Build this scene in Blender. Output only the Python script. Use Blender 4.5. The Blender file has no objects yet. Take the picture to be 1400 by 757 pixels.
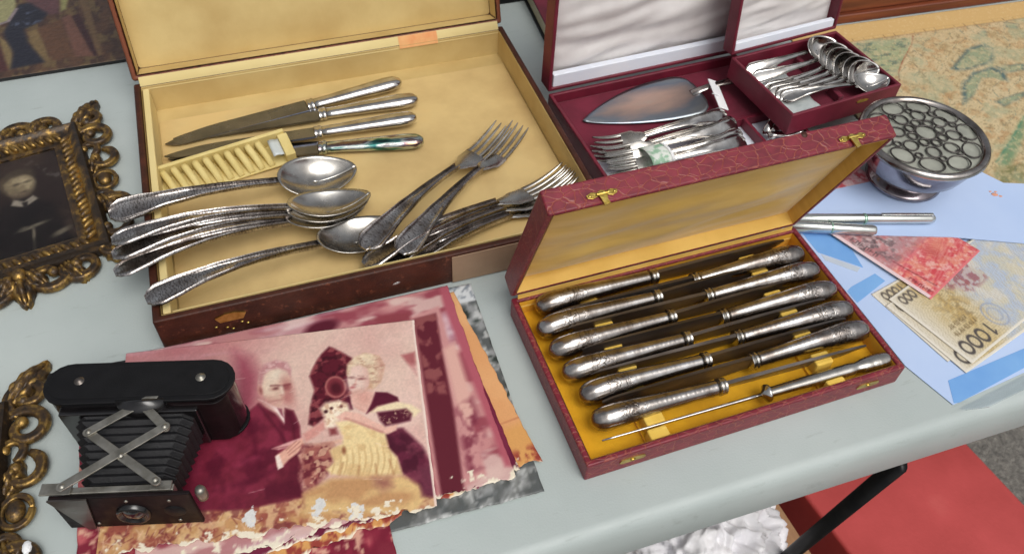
import bpy, bmesh, math, random
import numpy as np
from mathutils import Vector, Matrix, noise as mnoise

random.seed(4)
rng = np.random.default_rng(7)
PI = math.pi
R = math.radians
scene = bpy.context.scene
C0 = scene.collection

# ------------------------------------------------------------------ camera
cam_data = bpy.data.cameras.new('camera')
cam = bpy.data.objects.new('camera', cam_data)
C0.objects.link(cam)
PITCH, ROLL = 0.8573, 0.0569
fwd = Vector((0, math.cos(PITCH), -math.sin(PITCH)))
right = Vector((1, 0, 0))
up = right.cross(fwd)
r2 = right * math.cos(ROLL) + up * math.sin(ROLL)
u2 = up * math.cos(ROLL) - right * math.sin(ROLL)
cam.matrix_world = Matrix.Translation((0, 0, 0.5421)) @ Matrix((r2, u2, -fwd)).transposed().to_4x4()
cam_data.sensor_width = 36.0
cam_data.lens = 1131.5 / 1400 * 36.0
cam_data.clip_start = 0.01
cam_data.clip_end = 400
cam_data.dof.use_dof = True
cam_data.dof.focus_distance = 0.60
cam_data.dof.aperture_fstop = 18.0
scene.camera = cam

# ------------------------------------------------------------------ light: bright overcast sky, broad soft sun from the right of the camera
SUN_DIR = Vector((0.30, -0.42, 0.85)).normalized()
world = bpy.data.worlds.new('World')
scene.world = world
world.use_nodes = True
wn = world.node_tree.nodes
wl = world.node_tree.links
wn.clear()
wo = wn.new('ShaderNodeOutputWorld')
bg = wn.new('ShaderNodeBackground')
sky = wn.new('ShaderNodeTexSky')
sky.sky_type = 'NISHITA'
sky.sun_disc = False
sky.sun_elevation = math.asin(SUN_DIR.z)
sky.sun_rotation = math.atan2(SUN_DIR.x, SUN_DIR.y)
sky.dust_density = 6.0
sky.air_density = 1.0
sky.ozone_density = 1.0
grey = wn.new('ShaderNodeHueSaturation')          # cloud cover takes most of the blue out of the sky
grey.inputs['Saturation'].default_value = 0.22
wl.new(sky.outputs[0], grey.inputs['Color'])
wl.new(grey.outputs[0], bg.inputs['Color'])
bg.inputs['Strength'].default_value = 0.13
wl.new(bg.outputs[0], wo.inputs[0])
sd = bpy.data.lights.new('sun', 'SUN')
sd.energy = 1.3
sd.angle = R(38)
sd.color = (1.0, 0.965, 0.91)
sun = bpy.data.objects.new('sun', sd)
C0.objects.link(sun)
sun.rotation_euler = SUN_DIR.to_track_quat('Z', 'Y').to_euler()
vs = scene.view_settings
vs.view_transform = 'Standard'
vs.look = 'None'
vs.gamma = 1.0
vs.use_curve_mapping = False
vs.exposure = -0.3

# ------------------------------------------------------------------ helpers
def lin(c):
    out = []
    for v in c[:3]:
        v = v / 255.0
        out.append(v / 12.92 if v <= 0.04045 else ((v + 0.055) / 1.055) ** 2.4)
    return tuple(out)

def link(o, parent=None):
    C0.objects.link(o)
    if parent is not None:
        o.parent = parent
    return o

def tag(o, label, cat, group=None):
    o['label'] = label
    o['category'] = cat
    if group:
        o['group'] = group
    return o

def thing(name, label, cat, loc=(0, 0, 0), rz=0.0, group=None):
    o = bpy.data.objects.new(name, None)
    o.empty_display_size = 0.02
    link(o)
    o.location = loc
    o.rotation_euler = (0, 0, rz)
    return tag(o, label, cat, group)

class MB:
    def __init__(s):
        s.v = []; s.f = []
    def add(s, vs_, fs_):
        n = len(s.v)
        s.v += [tuple(p) for p in vs_]
        s.f += [tuple(i + n for i in f) for f in fs_]
        return s
    def box(s, x0, x1, y0, y1, z0, z1, m=None):
        p = [(x, y, z) for z in (z0, z1) for y in (y0, y1) for x in (x0, x1)]
        if m is not None:
            p = [tuple(m @ Vector(q)) for q in p]
        return s.add(p, [(0, 2, 3, 1), (4, 5, 7, 6), (0, 1, 5, 4), (2, 6, 7, 3), (0, 4, 6, 2), (1, 3, 7, 5)])
    def loft(s, rings, cap=True, closed=True):
        n = len(rings[0]); vs_ = [p for r_ in rings for p in r_]; fs_ = []
        for i in range(len(rings) - 1):
            for j in range(n if closed else n - 1):
                k = (j + 1) % n
                fs_.append((i * n + j, i * n + k, (i + 1) * n + k, (i + 1) * n + j))
        if cap and closed:
            fs_.append(tuple(range(n - 1, -1, -1)))
            b = (len(rings) - 1) * n
            fs_.append(tuple(b + j for j in range(n)))
        return s.add(vs_, fs_)
    def tube(s, path, rad, n=8, sx=1.0, sz=1.0, cap=True):
        path = [Vector(p) for p in path]; rings = []
        prev = None
        for i, p in enumerate(path):
            t = (path[min(i + 1, len(path) - 1)] - path[max(i - 1, 0)]).normalized()
            if prev is None:
                a = Vector((0, 0, 1)) if abs(t.z) < 0.9 else Vector((1, 0, 0))
            else:
                a = prev
            nn = (a - t * a.dot(t)).normalized(); prev = nn
            bb = t.cross(nn)
            r_ = rad[i] if hasattr(rad, '__len__') else rad
            rings.append([tuple(p + nn * (r_ * sz * math.cos(2 * PI * k / n)) + bb * (r_ * sx * math.sin(2 * PI * k / n))) for k in range(n)])
        return s.loft(rings, cap)
    def lathe(s, prof, n=48, c=(0, 0, 0)):
        rings = [[(c[0] + r_ * math.cos(2 * PI * k / n), c[1] + r_ * math.sin(2 * PI * k / n), c[2] + z) for k in range(n)] for r_, z in prof]
        return s.loft(rings, False)
    def grid(s, fn, nu, nv):
        vs_ = [fn(i / nu, j / nv) for j in range(nv + 1) for i in range(nu + 1)]
        fs_ = [(j * (nu + 1) + i, j * (nu + 1) + i + 1, (j + 1) * (nu + 1) + i + 1, (j + 1) * (nu + 1) + i) for j in range(nv) for i in range(nu)]
        return s.add(vs_, fs_)
    def prism(s, pts, z0, z1, m=None):
        n = len(pts)
        p = [(x, y, z) for z in (z0, z1) for x, y in pts]
        if m is not None:
            p = [tuple(m @ Vector(q)) for q in p]
        return s.add(p, [tuple(range(n - 1, -1, -1)), tuple(range(n, 2 * n))] + [(i, (i + 1) % n, n + (i + 1) % n, n + i) for i in range(n)])
    def ellipsoid(s, c, rx, ry, rz, nu=12, nv=8, m=None):
        rings = []
        for i in range(nv + 1):
            a = -PI / 2 + PI * i / nv
            ca = max(math.cos(a), 0.02)
            rings.append([(c[0] + rx * ca * math.cos(2 * PI * k / nu), c[1] + ry * ca * math.sin(2 * PI * k / nu), c[2] + rz * math.sin(a)) for k in range(nu)])
        if m is not None:
            rings = [[tuple(m @ Vector(p)) for p in r_] for r_ in rings]
        return s.loft(rings)
    def data(s, name, mat, smooth=True):
        me = bpy.data.meshes.new(name)
        me.from_pydata(s.v, [], s.f)
        me.materials.append(mat)
        if smooth:
            me.polygons.foreach_set('use_smooth', [True] * len(me.polygons))
        me.update()
        return me
    def build(s, name, mat, parent=None, smooth=True, bevel=0, seg=2, solid=0, angle=None):
        me = s.data(name, mat, smooth)
        o = bpy.data.objects.new(name, me)
        link(o, parent)
        if solid:
            md = o.modifiers.new('solid', 'SOLIDIFY'); md.thickness = solid; md.offset = 0
        if bevel:
            md = o.modifiers.new('bevel', 'BEVEL'); md.width = bevel; md.segments = seg; md.limit_method = 'ANGLE'; md.angle_limit = R(35)
            md.harden_normals = smooth
        elif smooth and angle:
            try:
                me.set_sharp_from_angle(angle=R(angle))
            except Exception:
                pass
        return o

def inst(src, parent=None, loc=None, rot=None, name=None):
    o = src.copy()
    if name:
        o.name = name
    link(o, parent)
    if loc is not None:
        o.location = loc
    if rot is not None:
        o.rotation_euler = rot
    return o

def copy_thing(root, label=None, group=None):
    r_ = root.copy(); C0.objects.link(r_)
    if label: r_['label'] = label
    if group: r_['group'] = group
    for ch in list(root.children):
        c_ = ch.copy(); C0.objects.link(c_); c_.parent = r_
        for g in list(ch.children):
            d_ = g.copy(); C0.objects.link(d_); d_.parent = c_
    return r_

def aim(o, p0, p1, roll=0.0):
    """put o's origin on p0 with its local +x towards p1"""
    p0 = Vector(p0); x = (Vector(p1) - p0).normalized()
    z = Vector((0, 0, 1)); z = (z - x * z.dot(x)).normalized()
    y = z.cross(x)
    m = Matrix((x, y, z)).transposed().to_4x4() @ Matrix.Rotation(roll, 4, 'X')
    o.matrix_world = Matrix.Translation(p0) @ m
    o.location = p0; o.rotation_euler = m.to_euler()
    return o

def fnoise(x, y, z=0.0):
    return mnoise.noise(Vector((x, y, z)))

# ------------------------------------------------------------------ materials
def new_mat(name):
    m = bpy.data.materials.new(name); m.use_nodes = True
    return m, m.node_tree.nodes, m.node_tree.links, m.node_tree.nodes['Principled BSDF']

def vec_src(n, l, stretch=(1, 1, 1), rnd=True):
    tc = n.new('ShaderNodeTexCoord'); mp = n.new('ShaderNodeMapping')
    mp.inputs['Scale'].default_value = stretch
    if rnd:
        oi = n.new('ShaderNodeObjectInfo'); mul = n.new('ShaderNodeMath'); mul.operation = 'MULTIPLY'; mul.inputs[1].default_value = 3.7
        l.new(oi.outputs['Random'], mul.inputs[0])
        add = n.new('ShaderNodeVectorMath'); add.operation = 'ADD'
        l.new(tc.outputs['Object'], add.inputs[0]); l.new(mul.outputs[0], add.inputs[1])
        l.new(add.outputs[0], mp.inputs['Vector'])
    else:
        l.new(tc.outputs['Object'], mp.inputs['Vector'])
    return mp.outputs['Vector']

def noise_node(n, l, vec, scale, detail=4, rough=0.55):
    t = n.new('ShaderNodeTexNoise')
    t.inputs['Scale'].default_value = scale; t.inputs['Detail'].default_value = detail; t.inputs['Roughness'].default_value = rough
    l.new(vec, t.inputs['Vector'])
    return t

def ramp(n, l, src, stops):
    r_ = n.new('ShaderNodeValToRGB')
    while len(r_.color_ramp.elements) < len(stops):
        r_.color_ramp.elements.new(0.5)
    for e, (p, c) in zip(r_.color_ramp.elements, stops):
        e.position = p; e.color = (*c, 1) if len(c) == 3 else c
    l.new(src, r_.inputs[0])
    return r_

def bump_node(n, l, src, b, strength, dist):
    bn = n.new('ShaderNodeBump'); bn.inputs['Strength'].default_value = strength; bn.inputs['Distance'].default_value = dist
    l.new(src, bn.inputs['Height']); l.new(bn.outputs[0], b.inputs['Normal'])
    return bn

def M(name, c1, c2=None, rough=0.5, metal=0.0, scale=40, bump=0.0, bscale=300, bdist=0.001, coat=0.0, coat_rough=0.1, lo=0.35, hi=0.65,
      stretch=(1, 1, 1), rvar=0.0, sheen=0.0, spec=0.5, detail=5, rnd=True, c3=None):
    m, n, l, b = new_mat(name)
    v = vec_src(n, l, stretch, rnd)
    t = noise_node(n, l, v, scale, detail)
    c2 = c2 or c1
    stops = [(lo, lin(c1)), (hi, lin(c2))]
    if c3: stops.append((min(hi + 0.12, 0.98), lin(c3)))
    l.new(ramp(n, l, t.outputs['Fac'], stops).outputs[0], b.inputs['Base Color'])
    b.inputs['Metallic'].default_value = metal
    b.inputs['Roughness'].default_value = rough
    b.inputs['Specular IOR Level'].default_value = spec
    if rvar:
        t3 = noise_node(n, l, v, scale * 2.3, 4)
        r_ = ramp(n, l, t3.outputs['Fac'], [(0.3, (max(rough - rvar, 0.02),) * 3), (0.7, (min(rough + rvar, 1),) * 3)])
        l.new(r_.outputs[0], b.inputs['Roughness'])
    if bump:
        t2 = noise_node(n, l, v, bscale, 4)
        bump_node(n, l, t2.outputs['Fac'], b, bump, bdist)
    if coat:
        b.inputs['Coat Weight'].default_value = coat; b.inputs['Coat Roughness'].default_value = coat_rough
    if sheen:
        b.inputs['Sheen Weight'].default_value = sheen; b.inputs['Sheen Roughness'].default_value = 0.4
    return m

def M_print(name, rough=0.35, coat=0.0, coat_rough=0.08, bump=0.0, bscale=60, grain=0.12, gscale=900, spec=0.5):
    """flat print: the picture is a colour attribute on the sheet"""
    m, n, l, b = new_mat(name)
    at_ = n.new('ShaderNodeAttribute'); at_.attribute_name = 'ink'
    v = vec_src(n, l)
    t = noise_node(n, l, v, gscale, 3)
    mx = n.new('ShaderNodeMix'); mx.data_type = 'RGBA'; mx.blend_type = 'MULTIPLY'; mx.inputs[0].default_value = 1.0
    l.new(at_.outputs['Color'], mx.inputs[6])
    l.new(ramp(n, l, t.outputs['Fac'], [(0.3, (1 - grain,) * 3), (0.7, (1, 1, 1))]).outputs[0], mx.inputs[7])
    l.new(mx.outputs[2], b.inputs['Base Color'])
    b.inputs['Roughness'].default_value = rough
    b.inputs['Specular IOR Level'].default_value = spec
    if coat:
        b.inputs['Coat Weight'].default_value = coat; b.inputs['Coat Roughness'].default_value = coat_rough
    if bump:
        t2 = noise_node(n, l, v, bscale, 3)
        bump_node(n, l, t2.outputs['Fac'], b, bump, 0.002)
    return m

def table_mat():
    """pebbled moulded plastic with faint scuffs and grime"""
    m, n, l, b = new_mat('table_plastic')
    v = vec_src(n, l, (1, 1, 1), False)
    t = noise_node(n, l, v, 7, 6)
    base = ramp(n, l, t.outputs['Fac'], [(0.3, lin((168, 178, 176))), (0.7, lin((182, 191, 189)))])
    v2 = vec_src(n, l, (1, 5, 1), False)
    g_ = noise_node(n, l, v2, 34, 8, 0.7)
    gm = ramp(n, l, g_.outputs['Fac'], [(0.60, (0, 0, 0)), (0.78, (0.55, 0.55, 0.55))])
    mx = n.new('ShaderNodeMix'); mx.data_type = 'RGBA'
    l.new(gm.outputs[0], mx.inputs[0]); l.new(base.outputs[0], mx.inputs[6]); mx.inputs[7].default_value = (*lin((128, 134, 128)), 1)
    l.new(mx.outputs[2], b.inputs['Base Color'])
    rr_ = ramp(n, l, g_.outputs['Fac'], [(0.3, (0.36,) * 3), (0.7, (0.55,) * 3)])
    l.new(rr_.outputs[0], b.inputs['Roughness'])
    t2 = noise_node(n, l, v, 620, 3)
    bump_node(n, l, t2.outputs['Fac'], b, 0.35, 0.0005)
    return m

def worn_leather():
    """dark brown leatherette rubbed paler along its edges"""
    m, n, l, b = new_mat('brown_leather')
    v = vec_src(n, l, (1, 1, 1), False)
    t = noise_node(n, l, v, 60, 6)
    base = ramp(n, l, t.outputs['Fac'], [(0.3, lin((50, 23, 13))), (0.7, lin((78, 38, 24)))])
    geo = n.new('ShaderNodeNewGeometry'); t2 = noise_node(n, l, v, 170, 5, 0.7)
    ad = n.new('ShaderNodeMath'); ad.operation = 'MULTIPLY_ADD'; l.new(t2.outputs['Fac'], ad.inputs[0]); ad.inputs[1].default_value = 0.35; l.new(geo.outputs['Pointiness'], ad.inputs[2])
    wr = ramp(n, l, ad.outputs[0], [(0.775, (0, 0, 0)), (0.83, (0.8, 0.8, 0.8))])
    mx = n.new('ShaderNodeMix'); mx.data_type = 'RGBA'; l.new(wr.outputs[0], mx.inputs[0]); l.new(base.outputs[0], mx.inputs[6]); mx.inputs[7].default_value = (*lin((136, 78, 54)), 1)
    l.new(mx.outputs[2], b.inputs['Base Color']); b.inputs['Roughness'].default_value = 0.5; b.inputs['Specular IOR Level'].default_value = 0.35
    t3 = noise_node(n, l, v, 500, 4); bump_node(n, l, t3.outputs['Fac'], b, 0.4, 0.0008)
    return m

def engraved(name='engraved_silver', cx=0.030, far=0.016, near=0.002, wscale=70, dist=14.0, cols=((112, 103, 97), (176, 171, 167), (206, 204, 202)), bstr=0.45):
    """silver handle: leafy engraving near the rounded end, black tarnish in the cuts"""
    m, n, l, b = new_mat(name)
    v = vec_src(n, l, (1, 1, 1), True)
    tc = n.new('ShaderNodeTexCoord'); sp = n.new('ShaderNodeSeparateXYZ'); l.new(tc.outputs['Object'], sp.inputs[0])
    msk = n.new('ShaderNodeMapRange'); msk.interpolation_type = 'SMOOTHSTEP'
    msk.inputs['From Min'].default_value = far; msk.inputs['From Max'].default_value = near
    off = n.new('ShaderNodeMath'); off.operation = 'SUBTRACT'; l.new(sp.outputs['X'], off.inputs[0]); off.inputs[1].default_value = cx
    ab = n.new('ShaderNodeMath'); ab.operation = 'ABSOLUTE'; l.new(off.outputs[0], ab.inputs[0])
    l.new(ab.outputs[0], msk.inputs['Value'])
    wv = n.new('ShaderNodeTexWave'); wv.inputs['Scale'].default_value = wscale; wv.inputs['Distortion'].default_value = dist; wv.inputs['Detail'].default_value = 3.0; wv.inputs['Detail Scale'].default_value = 2.4
    l.new(v, wv.inputs['Vector'])
    cut = ramp(n, l, wv.outputs['Fac'], [(0.06, (0.25, 0.25, 0.25)), (0.30, (1, 1, 1))])
    inv = n.new('ShaderNodeMath'); inv.operation = 'SUBTRACT'; inv.inputs[0].default_value = 1.0; l.new(cut.outputs[0], inv.inputs[1])
    dep = n.new('ShaderNodeMath'); dep.operation = 'MULTIPLY'; l.new(inv.outputs[0], dep.inputs[0]); l.new(msk.outputs[0], dep.inputs[1])
    t = noise_node(n, l, v, 70, 5)
    base = ramp(n, l, t.outputs['Fac'], [(0.30, lin(cols[0])), (0.56, lin(cols[1])), (0.72, lin(cols[2]))])
    mx = n.new('ShaderNodeMix'); mx.data_type = 'RGBA'; l.new(dep.outputs[0], mx.inputs[0]); l.new(base.outputs[0], mx.inputs[6]); mx.inputs[7].default_value = (*lin((84, 76, 70)), 1)
    l.new(mx.outputs[2], b.inputs['Base Color'])
    b.inputs['Metallic'].default_value = 1.0
    l.new(ramp(n, l, t.outputs['Fac'], [(0.3, (0.30,) * 3), (0.7, (0.17,) * 3)]).outputs[0], b.inputs['Roughness'])
    ng = n.new('ShaderNodeMath'); ng.operation = 'MULTIPLY'; l.new(dep.outputs[0], ng.inputs[0]); ng.inputs[1].default_value = -1.0
    bump_node(n, l, ng.outputs[0], b, bstr, 0.0005)
    return m

MT = {}
MT['table'] = table_mat()
MT['table_lip'] = MT['table']
MT['leg'] = M('dark_metal', (26, 26, 28), (38, 37, 37), rough=0.4, metal=0.6, bump=0.1)
MT['asphalt'] = M('asphalt', (92, 90, 86), (128, 125, 118), rough=0.9, scale=90, bump=0.8, bscale=160, bdist=0.006, rnd=False, c3=(150, 146, 138))
MT['red_box'] = M('red_board', (176, 64, 62), (194, 76, 75), rough=0.6, scale=10, bump=0.3, bscale=240, detail=9, c3=(202, 92, 88))
MT['card'] = M('cardboard', (168, 128, 92), (186, 146, 106), rough=0.85, scale=30, stretch=(1, 1, 5), bump=0.2)
MT['cloth'] = M('white_cloth', (225, 224, 228), (238, 237, 238), rough=0.75, scale=30, bump=0.3, bscale=90, bdist=0.004)
MT['silver'] = M('silver_worn', (150, 144, 136), (196, 193, 187), rough=0.24, metal=1.0, scale=45, bump=0.06, bscale=500, bdist=0.0004, rvar=0.07, lo=0.28, hi=0.6, c3=(206, 204, 199))
MT['silver_handle'] = engraved('ornamented_silver', 0.070, 0.155, 0.030, 120, 10.0, ((128, 120, 116), (186, 181, 178), (210, 208, 205)), 0.13)
MT['silver_bright'] = M('silver_bright', (176, 172, 168), (214, 212, 208), rough=0.13, metal=1.0, scale=60, bump=0.05, bscale=200, rvar=0.06)
MT['silver_dark'] = M('silver_patina', (118, 110, 104), (176, 171, 167), rough=0.22, metal=1.0, scale=60, bump=0.05, bscale=500, bdist=0.0005, rvar=0.08, lo=0.3, hi=0.6, c3=(200, 197, 194), stretch=(.5, 1, 1))
MT['case_handle'] = engraved()
MT['steel_dark'] = M('dull_steel', (92, 86, 82), (128, 121, 116), rough=0.36, metal=0.9, scale=50, bump=0.08, bscale=500, rvar=0.1, stretch=(.3, 1, 1))
MT['steel'] = M('polished_steel', (104, 106, 114), (134, 136, 144), rough=0.24, metal=1.0, scale=30, bump=0.03, rvar=0.05)
MT['gold'] = M('gold_metal', (168, 140, 66), (206, 184, 104), rough=0.3, metal=1.0, scale=200, bump=0.2, bscale=600)
MT['satin_gold'] = M('gold_satin', (214, 172, 82), (228, 188, 100), rough=0.42, scale=25, stretch=(1, 4, 1), bump=0.12, bscale=900, sheen=0.25)
MT['velvet_gold'] = M('ochre_velvet', (208, 152, 14), (228, 172, 24), rough=0.85, scale=40, bump=0.3, bscale=1200, sheen=0.3)
MT['rack_gold'] = M('yellow_rack', (222, 182, 74), (234, 198, 92), rough=0.75, scale=60, bump=0.25, bscale=900)
MT['paper_gold'] = M('yellow_paper', (190, 162, 104), (209, 185, 126), rough=0.7, scale=14, bump=0.25, bscale=60, bdist=0.002, c3=(213, 189, 128), detail=9)
MT['paper_floor'] = M('brownish_paper', (186, 156, 104), (208, 181, 124), rough=0.7, scale=13, bump=0.25, bscale=60, bdist=0.002, detail=9, c3=(212, 182, 122), lo=0.3, hi=0.55)
MT['paper_pale'] = M('pale_paper', (212, 192, 132), (222, 203, 144), rough=0.7, scale=14, bump=0.1)
MT['rack_paper'] = M('rack_paper', (206, 186, 118), (220, 202, 138), rough=0.75, scale=40, bump=0.2)
MT['stain'] = M('rust_stain', (222, 150, 96), (228, 176, 118), rough=0.8, scale=60)
MT['brown_leather'] = worn_leather()
MT['burgundy'] = M('burgundy_leatherette', (98, 22, 40), (116, 30, 50), rough=0.5, scale=40, bump=0.3, bscale=900, bdist=0.0006)
MT['burgundy_velvet'] = M('burgundy_velvet', (96, 18, 40), (114, 26, 50), rough=0.9, scale=40, bump=0.2, bscale=1000, sheen=0.2)
MT['satin_white'] = M('white_satin', (206, 200, 198), (230, 227, 225), rough=0.38, scale=16, bump=0.1, bscale=600, sheen=0.2, c3=(222, 216, 214), detail=8)
MT['white_band'] = M('white_card', (222, 228, 240), (232, 236, 244), rough=0.6, scale=20)
MT['black_leather'] = M('black_leatherette', (14, 14, 16), (20, 20, 22), rough=0.5, spec=0.25, scale=100, bump=0.4, bscale=1400, bdist=0.0004)
MT['black_enamel'] = M('black_enamel', (14, 13, 14), (22, 20, 21), rough=0.22, scale=50, coat=0.5)
MT['maroon_enamel'] = M('worn_maroon_enamel', (15, 10, 11), (27, 15, 17), spec=0.2, rough=0.5, scale=60, rvar=0.1)
MT['bellows'] = M('bellows_cloth', (14, 14, 17), (24, 24, 27), rough=0.55, scale=100, bump=0.35, bscale=900)
MT['nickel'] = M('dull_nickel', (134, 131, 122), (172, 169, 160), rough=0.42, metal=0.9, scale=90, rvar=0.08)
MT['glass_dark'] = M('lens_glass', (10, 10, 14), rough=0.05, coat=1.0)
MT['grille'] = M('grey_grille', (70, 66, 64), (110, 106, 102), rough=0.45, metal=0.7, scale=120)
MT['pale_disc'] = M('pale_disc', (138, 140, 130), (164, 166, 154), rough=0.5, scale=60)
MT['wood'] = M('red_brown_wood', (92, 42, 24), (128, 66, 38), rough=0.4, scale=9, stretch=(1, 14, 14), bump=0.1, bscale=200, coat=0.2, detail=8, c3=(78, 34, 20))
MT['page'] = M('page_edges', (196, 184, 150), (214, 204, 172), rough=0.8, scale=30, stretch=(1, 1, 30))
MT['bowl_silver'] = M('bowl_silver', (112, 102, 108), (166, 160, 164), rough=0.14, metal=1.0, scale=30, bump=0.05, rvar=0.06, c3=(188, 184, 184))
MT['orange'] = M('orange_ink', (226, 160, 130), rough=0.7)
MT['pen'] = M('pen_steel', (196, 200, 196), (214, 216, 212), rough=0.2, metal=0.9)
MT['pen_ring'] = M('pen_ring', (150, 190, 168), (170, 206, 184), rough=0.25, metal=0.7)
MT['pale_band'] = M('pale_band', (184, 196, 210), (194, 204, 216), rough=0.6)
MT['sheet'] = M('lavender_paper', (180, 202, 238), (188, 208, 241), rough=0.65, scale=12)
MT['blue'] = M('blue_paper', (112, 164, 224), (128, 178, 230), rough=0.55, scale=20)
MT['tag'] = M('white_tag', (232, 234, 236), (240, 241, 242), rough=0.6)
MT['tape'] = M('old_tape', (140, 112, 88), (156, 128, 102), rough=0.45, scale=30)
MT['black_card'] = M('black_card', (22, 22, 24), (32, 32, 34), rough=0.6)
MT['tissue'] = M('silver_tissue', (176, 184, 184), (206, 212, 210), rough=0.35, scale=40, bump=0.4, bscale=120)
MT['print_gloss'] = M_print('glossy_print', rough=0.42, coat=0.06, coat_rough=0.15, bump=0.2, bscale=22, grain=0.08, spec=0.22)
MT['print_matt'] = M_print('matt_print', rough=0.7)
MT['print_paint'] = M_print('varnished_picture', rough=0.4, coat=0.25, coat_rough=0.25, bump=0.35, bscale=160)
MT['print_note'] = M_print('banknote_paper', rough=0.75, grain=0.1)
MT['print_old'] = M_print('old_portrait_print', rough=0.6, spec=0.2)

def croc():
    m, n, l, b = new_mat('red_crocodile_leatherette')
    v = vec_src(n, l, (0.75, 1.15, 1.15), False)
    nz = noise_node(n, l, v, 60, 3)
    mixv = n.new('ShaderNodeMix'); mixv.data_type = 'VECTOR'; mixv.inputs[0].default_value = 0.006
    l.new(v, mixv.inputs[4]); l.new(nz.outputs['Color'], mixv.inputs[5])
    vo = n.new('ShaderNodeTexVoronoi'); vo.feature = 'DISTANCE_TO_EDGE'; vo.inputs['Scale'].default_value = 150
    l.new(mixv.outputs[1], vo.inputs['Vector'])
    f = ramp(n, l, vo.outputs['Distance'], [(0.0, (0, 0, 0)), (0.06, (1, 1, 1))])
    t = noise_node(n, l, v, 130, 4)
    body = ramp(n, l, t.outputs['Fac'], [(0.3, lin((104, 26, 40))), (0.7, lin((136, 42, 56)))])
    mx = n.new('ShaderNodeMix'); mx.data_type = 'RGBA'
    l.new(f.outputs[0], mx.inputs[0]); mx.inputs[6].default_value = (*lin((152, 78, 62)), 1)
    l.new(body.outputs[0], mx.inputs[7]); l.new(mx.outputs[2], b.inputs['Base Color'])
    b.inputs['Roughness'].default_value = 0.42
    bump_node(n, l, f.outputs[0], b, 0.5, 0.0006)
    return m
MT['croc'] = croc()

def gilt():
    m, n, l, b = new_mat('worn_gilt')
    tc = n.new('ShaderNodeTexCoord'); sp = n.new('ShaderNodeSeparateXYZ')
    geo = n.new('ShaderNodeNewGeometry')
    v = vec_src(n, l, (1, 1, 1), True)
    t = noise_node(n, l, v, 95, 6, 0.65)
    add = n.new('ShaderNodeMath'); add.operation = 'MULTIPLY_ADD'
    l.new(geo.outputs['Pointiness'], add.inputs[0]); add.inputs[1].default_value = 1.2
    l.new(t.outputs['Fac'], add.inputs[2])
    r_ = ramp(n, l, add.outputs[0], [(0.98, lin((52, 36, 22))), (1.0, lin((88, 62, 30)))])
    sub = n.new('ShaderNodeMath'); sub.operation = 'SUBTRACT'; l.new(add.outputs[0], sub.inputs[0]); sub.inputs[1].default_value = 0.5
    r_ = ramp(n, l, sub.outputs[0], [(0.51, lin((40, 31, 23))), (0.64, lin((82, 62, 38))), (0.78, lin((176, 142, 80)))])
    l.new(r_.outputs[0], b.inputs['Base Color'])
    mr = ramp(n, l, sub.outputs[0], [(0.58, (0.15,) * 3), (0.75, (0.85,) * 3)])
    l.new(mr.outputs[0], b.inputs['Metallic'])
    b.inputs['Roughness'].default_value = 0.4
    t2 = noise_node(n, l, v, 420, 4)
    bump_node(n, l, t2.outputs['Fac'], b, 0.4, 0.001)
    return m
MT['gilt'] = gilt()

def clear_plastic():
    m, n, l, b = new_mat('clear_plastic')
    b.inputs['Base Color'].default_value = (0.93, 0.96, 1, 1)
    b.inputs['Roughness'].default_value = 0.12
    b.inputs['Transmission Weight'].default_value = 1.0
    b.inputs['IOR'].default_value = 1.12
    return m
MT['clear'] = clear_plastic()

def iridescent():
    """silver plate tarnished rosy in the middle and blue grey towards its border (blade runs along local x)"""
    m, n, l, b = new_mat('heat_tinted_silver')
    tc = n.new('ShaderNodeTexCoord'); mp = n.new('ShaderNodeMapping')
    mp.inputs['Location'].default_value = (-1.15, -0.10, 0); mp.inputs['Scale'].default_value = (15.0, 36.0, 1)
    l.new(tc.outputs['Object'], mp.inputs['Vector'])
    ln = n.new('ShaderNodeVectorMath'); ln.operation = 'LENGTH'; l.new(mp.outputs[0], ln.inputs[0])
    v = vec_src(n, l, (0.6, 1.6, 1), False)
    t = noise_node(n, l, v, 34, 5)
    ad = n.new('ShaderNodeMath'); ad.operation = 'MULTIPLY_ADD'; l.new(t.outputs['Fac'], ad.inputs[0]); ad.inputs[1].default_value = 1.1; l.new(ln.outputs['Value'], ad.inputs[2])
    dv = n.new('ShaderNodeMath'); dv.operation = 'MULTIPLY'; l.new(ad.outputs[0], dv.inputs[0]); dv.inputs[1].default_value = 0.5
    l.new(ramp(n, l, dv.outputs[0], [(0.22, lin((204, 190, 180))), (0.42, lin((206, 176, 162))), (0.58, lin((176, 158, 152))), (0.74, lin((128, 138, 150))), (0.95, lin((150, 156, 158)))]).outputs[0], b.inputs['Base Color'])
    b.inputs['Metallic'].default_value = 0.9; b.inputs['Roughness'].default_value = 0.3
    return m
MT['tinted'] = iridescent()

def tarnish():
    m, n, l, b = new_mat('blue_green_tarnish')
    v = vec_src(n, l, (0.5, 2.5, 2.5), False)
    t = noise_node(n, l, v, 60, 4)
    l.new(ramp(n, l, t.outputs['Fac'], [(0.3, lin((52, 50, 52))), (0.42, lin((66, 128, 124))), (0.5, lin((206, 214, 208))), (0.6, lin((112, 92, 104))), (0.72, lin((196, 160, 112)))]).outputs[0], b.inputs['Base Color'])
    b.inputs['Metallic'].default_value = 1.0; b.inputs['Roughness'].default_value = 0.2
    return m
MT['tarnish'] = tarnish()
MT['band'] = M('green_white_paper', (150, 190, 160), (226, 232, 224), rough=0.6, scale=120, lo=.45, hi=.55)

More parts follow.
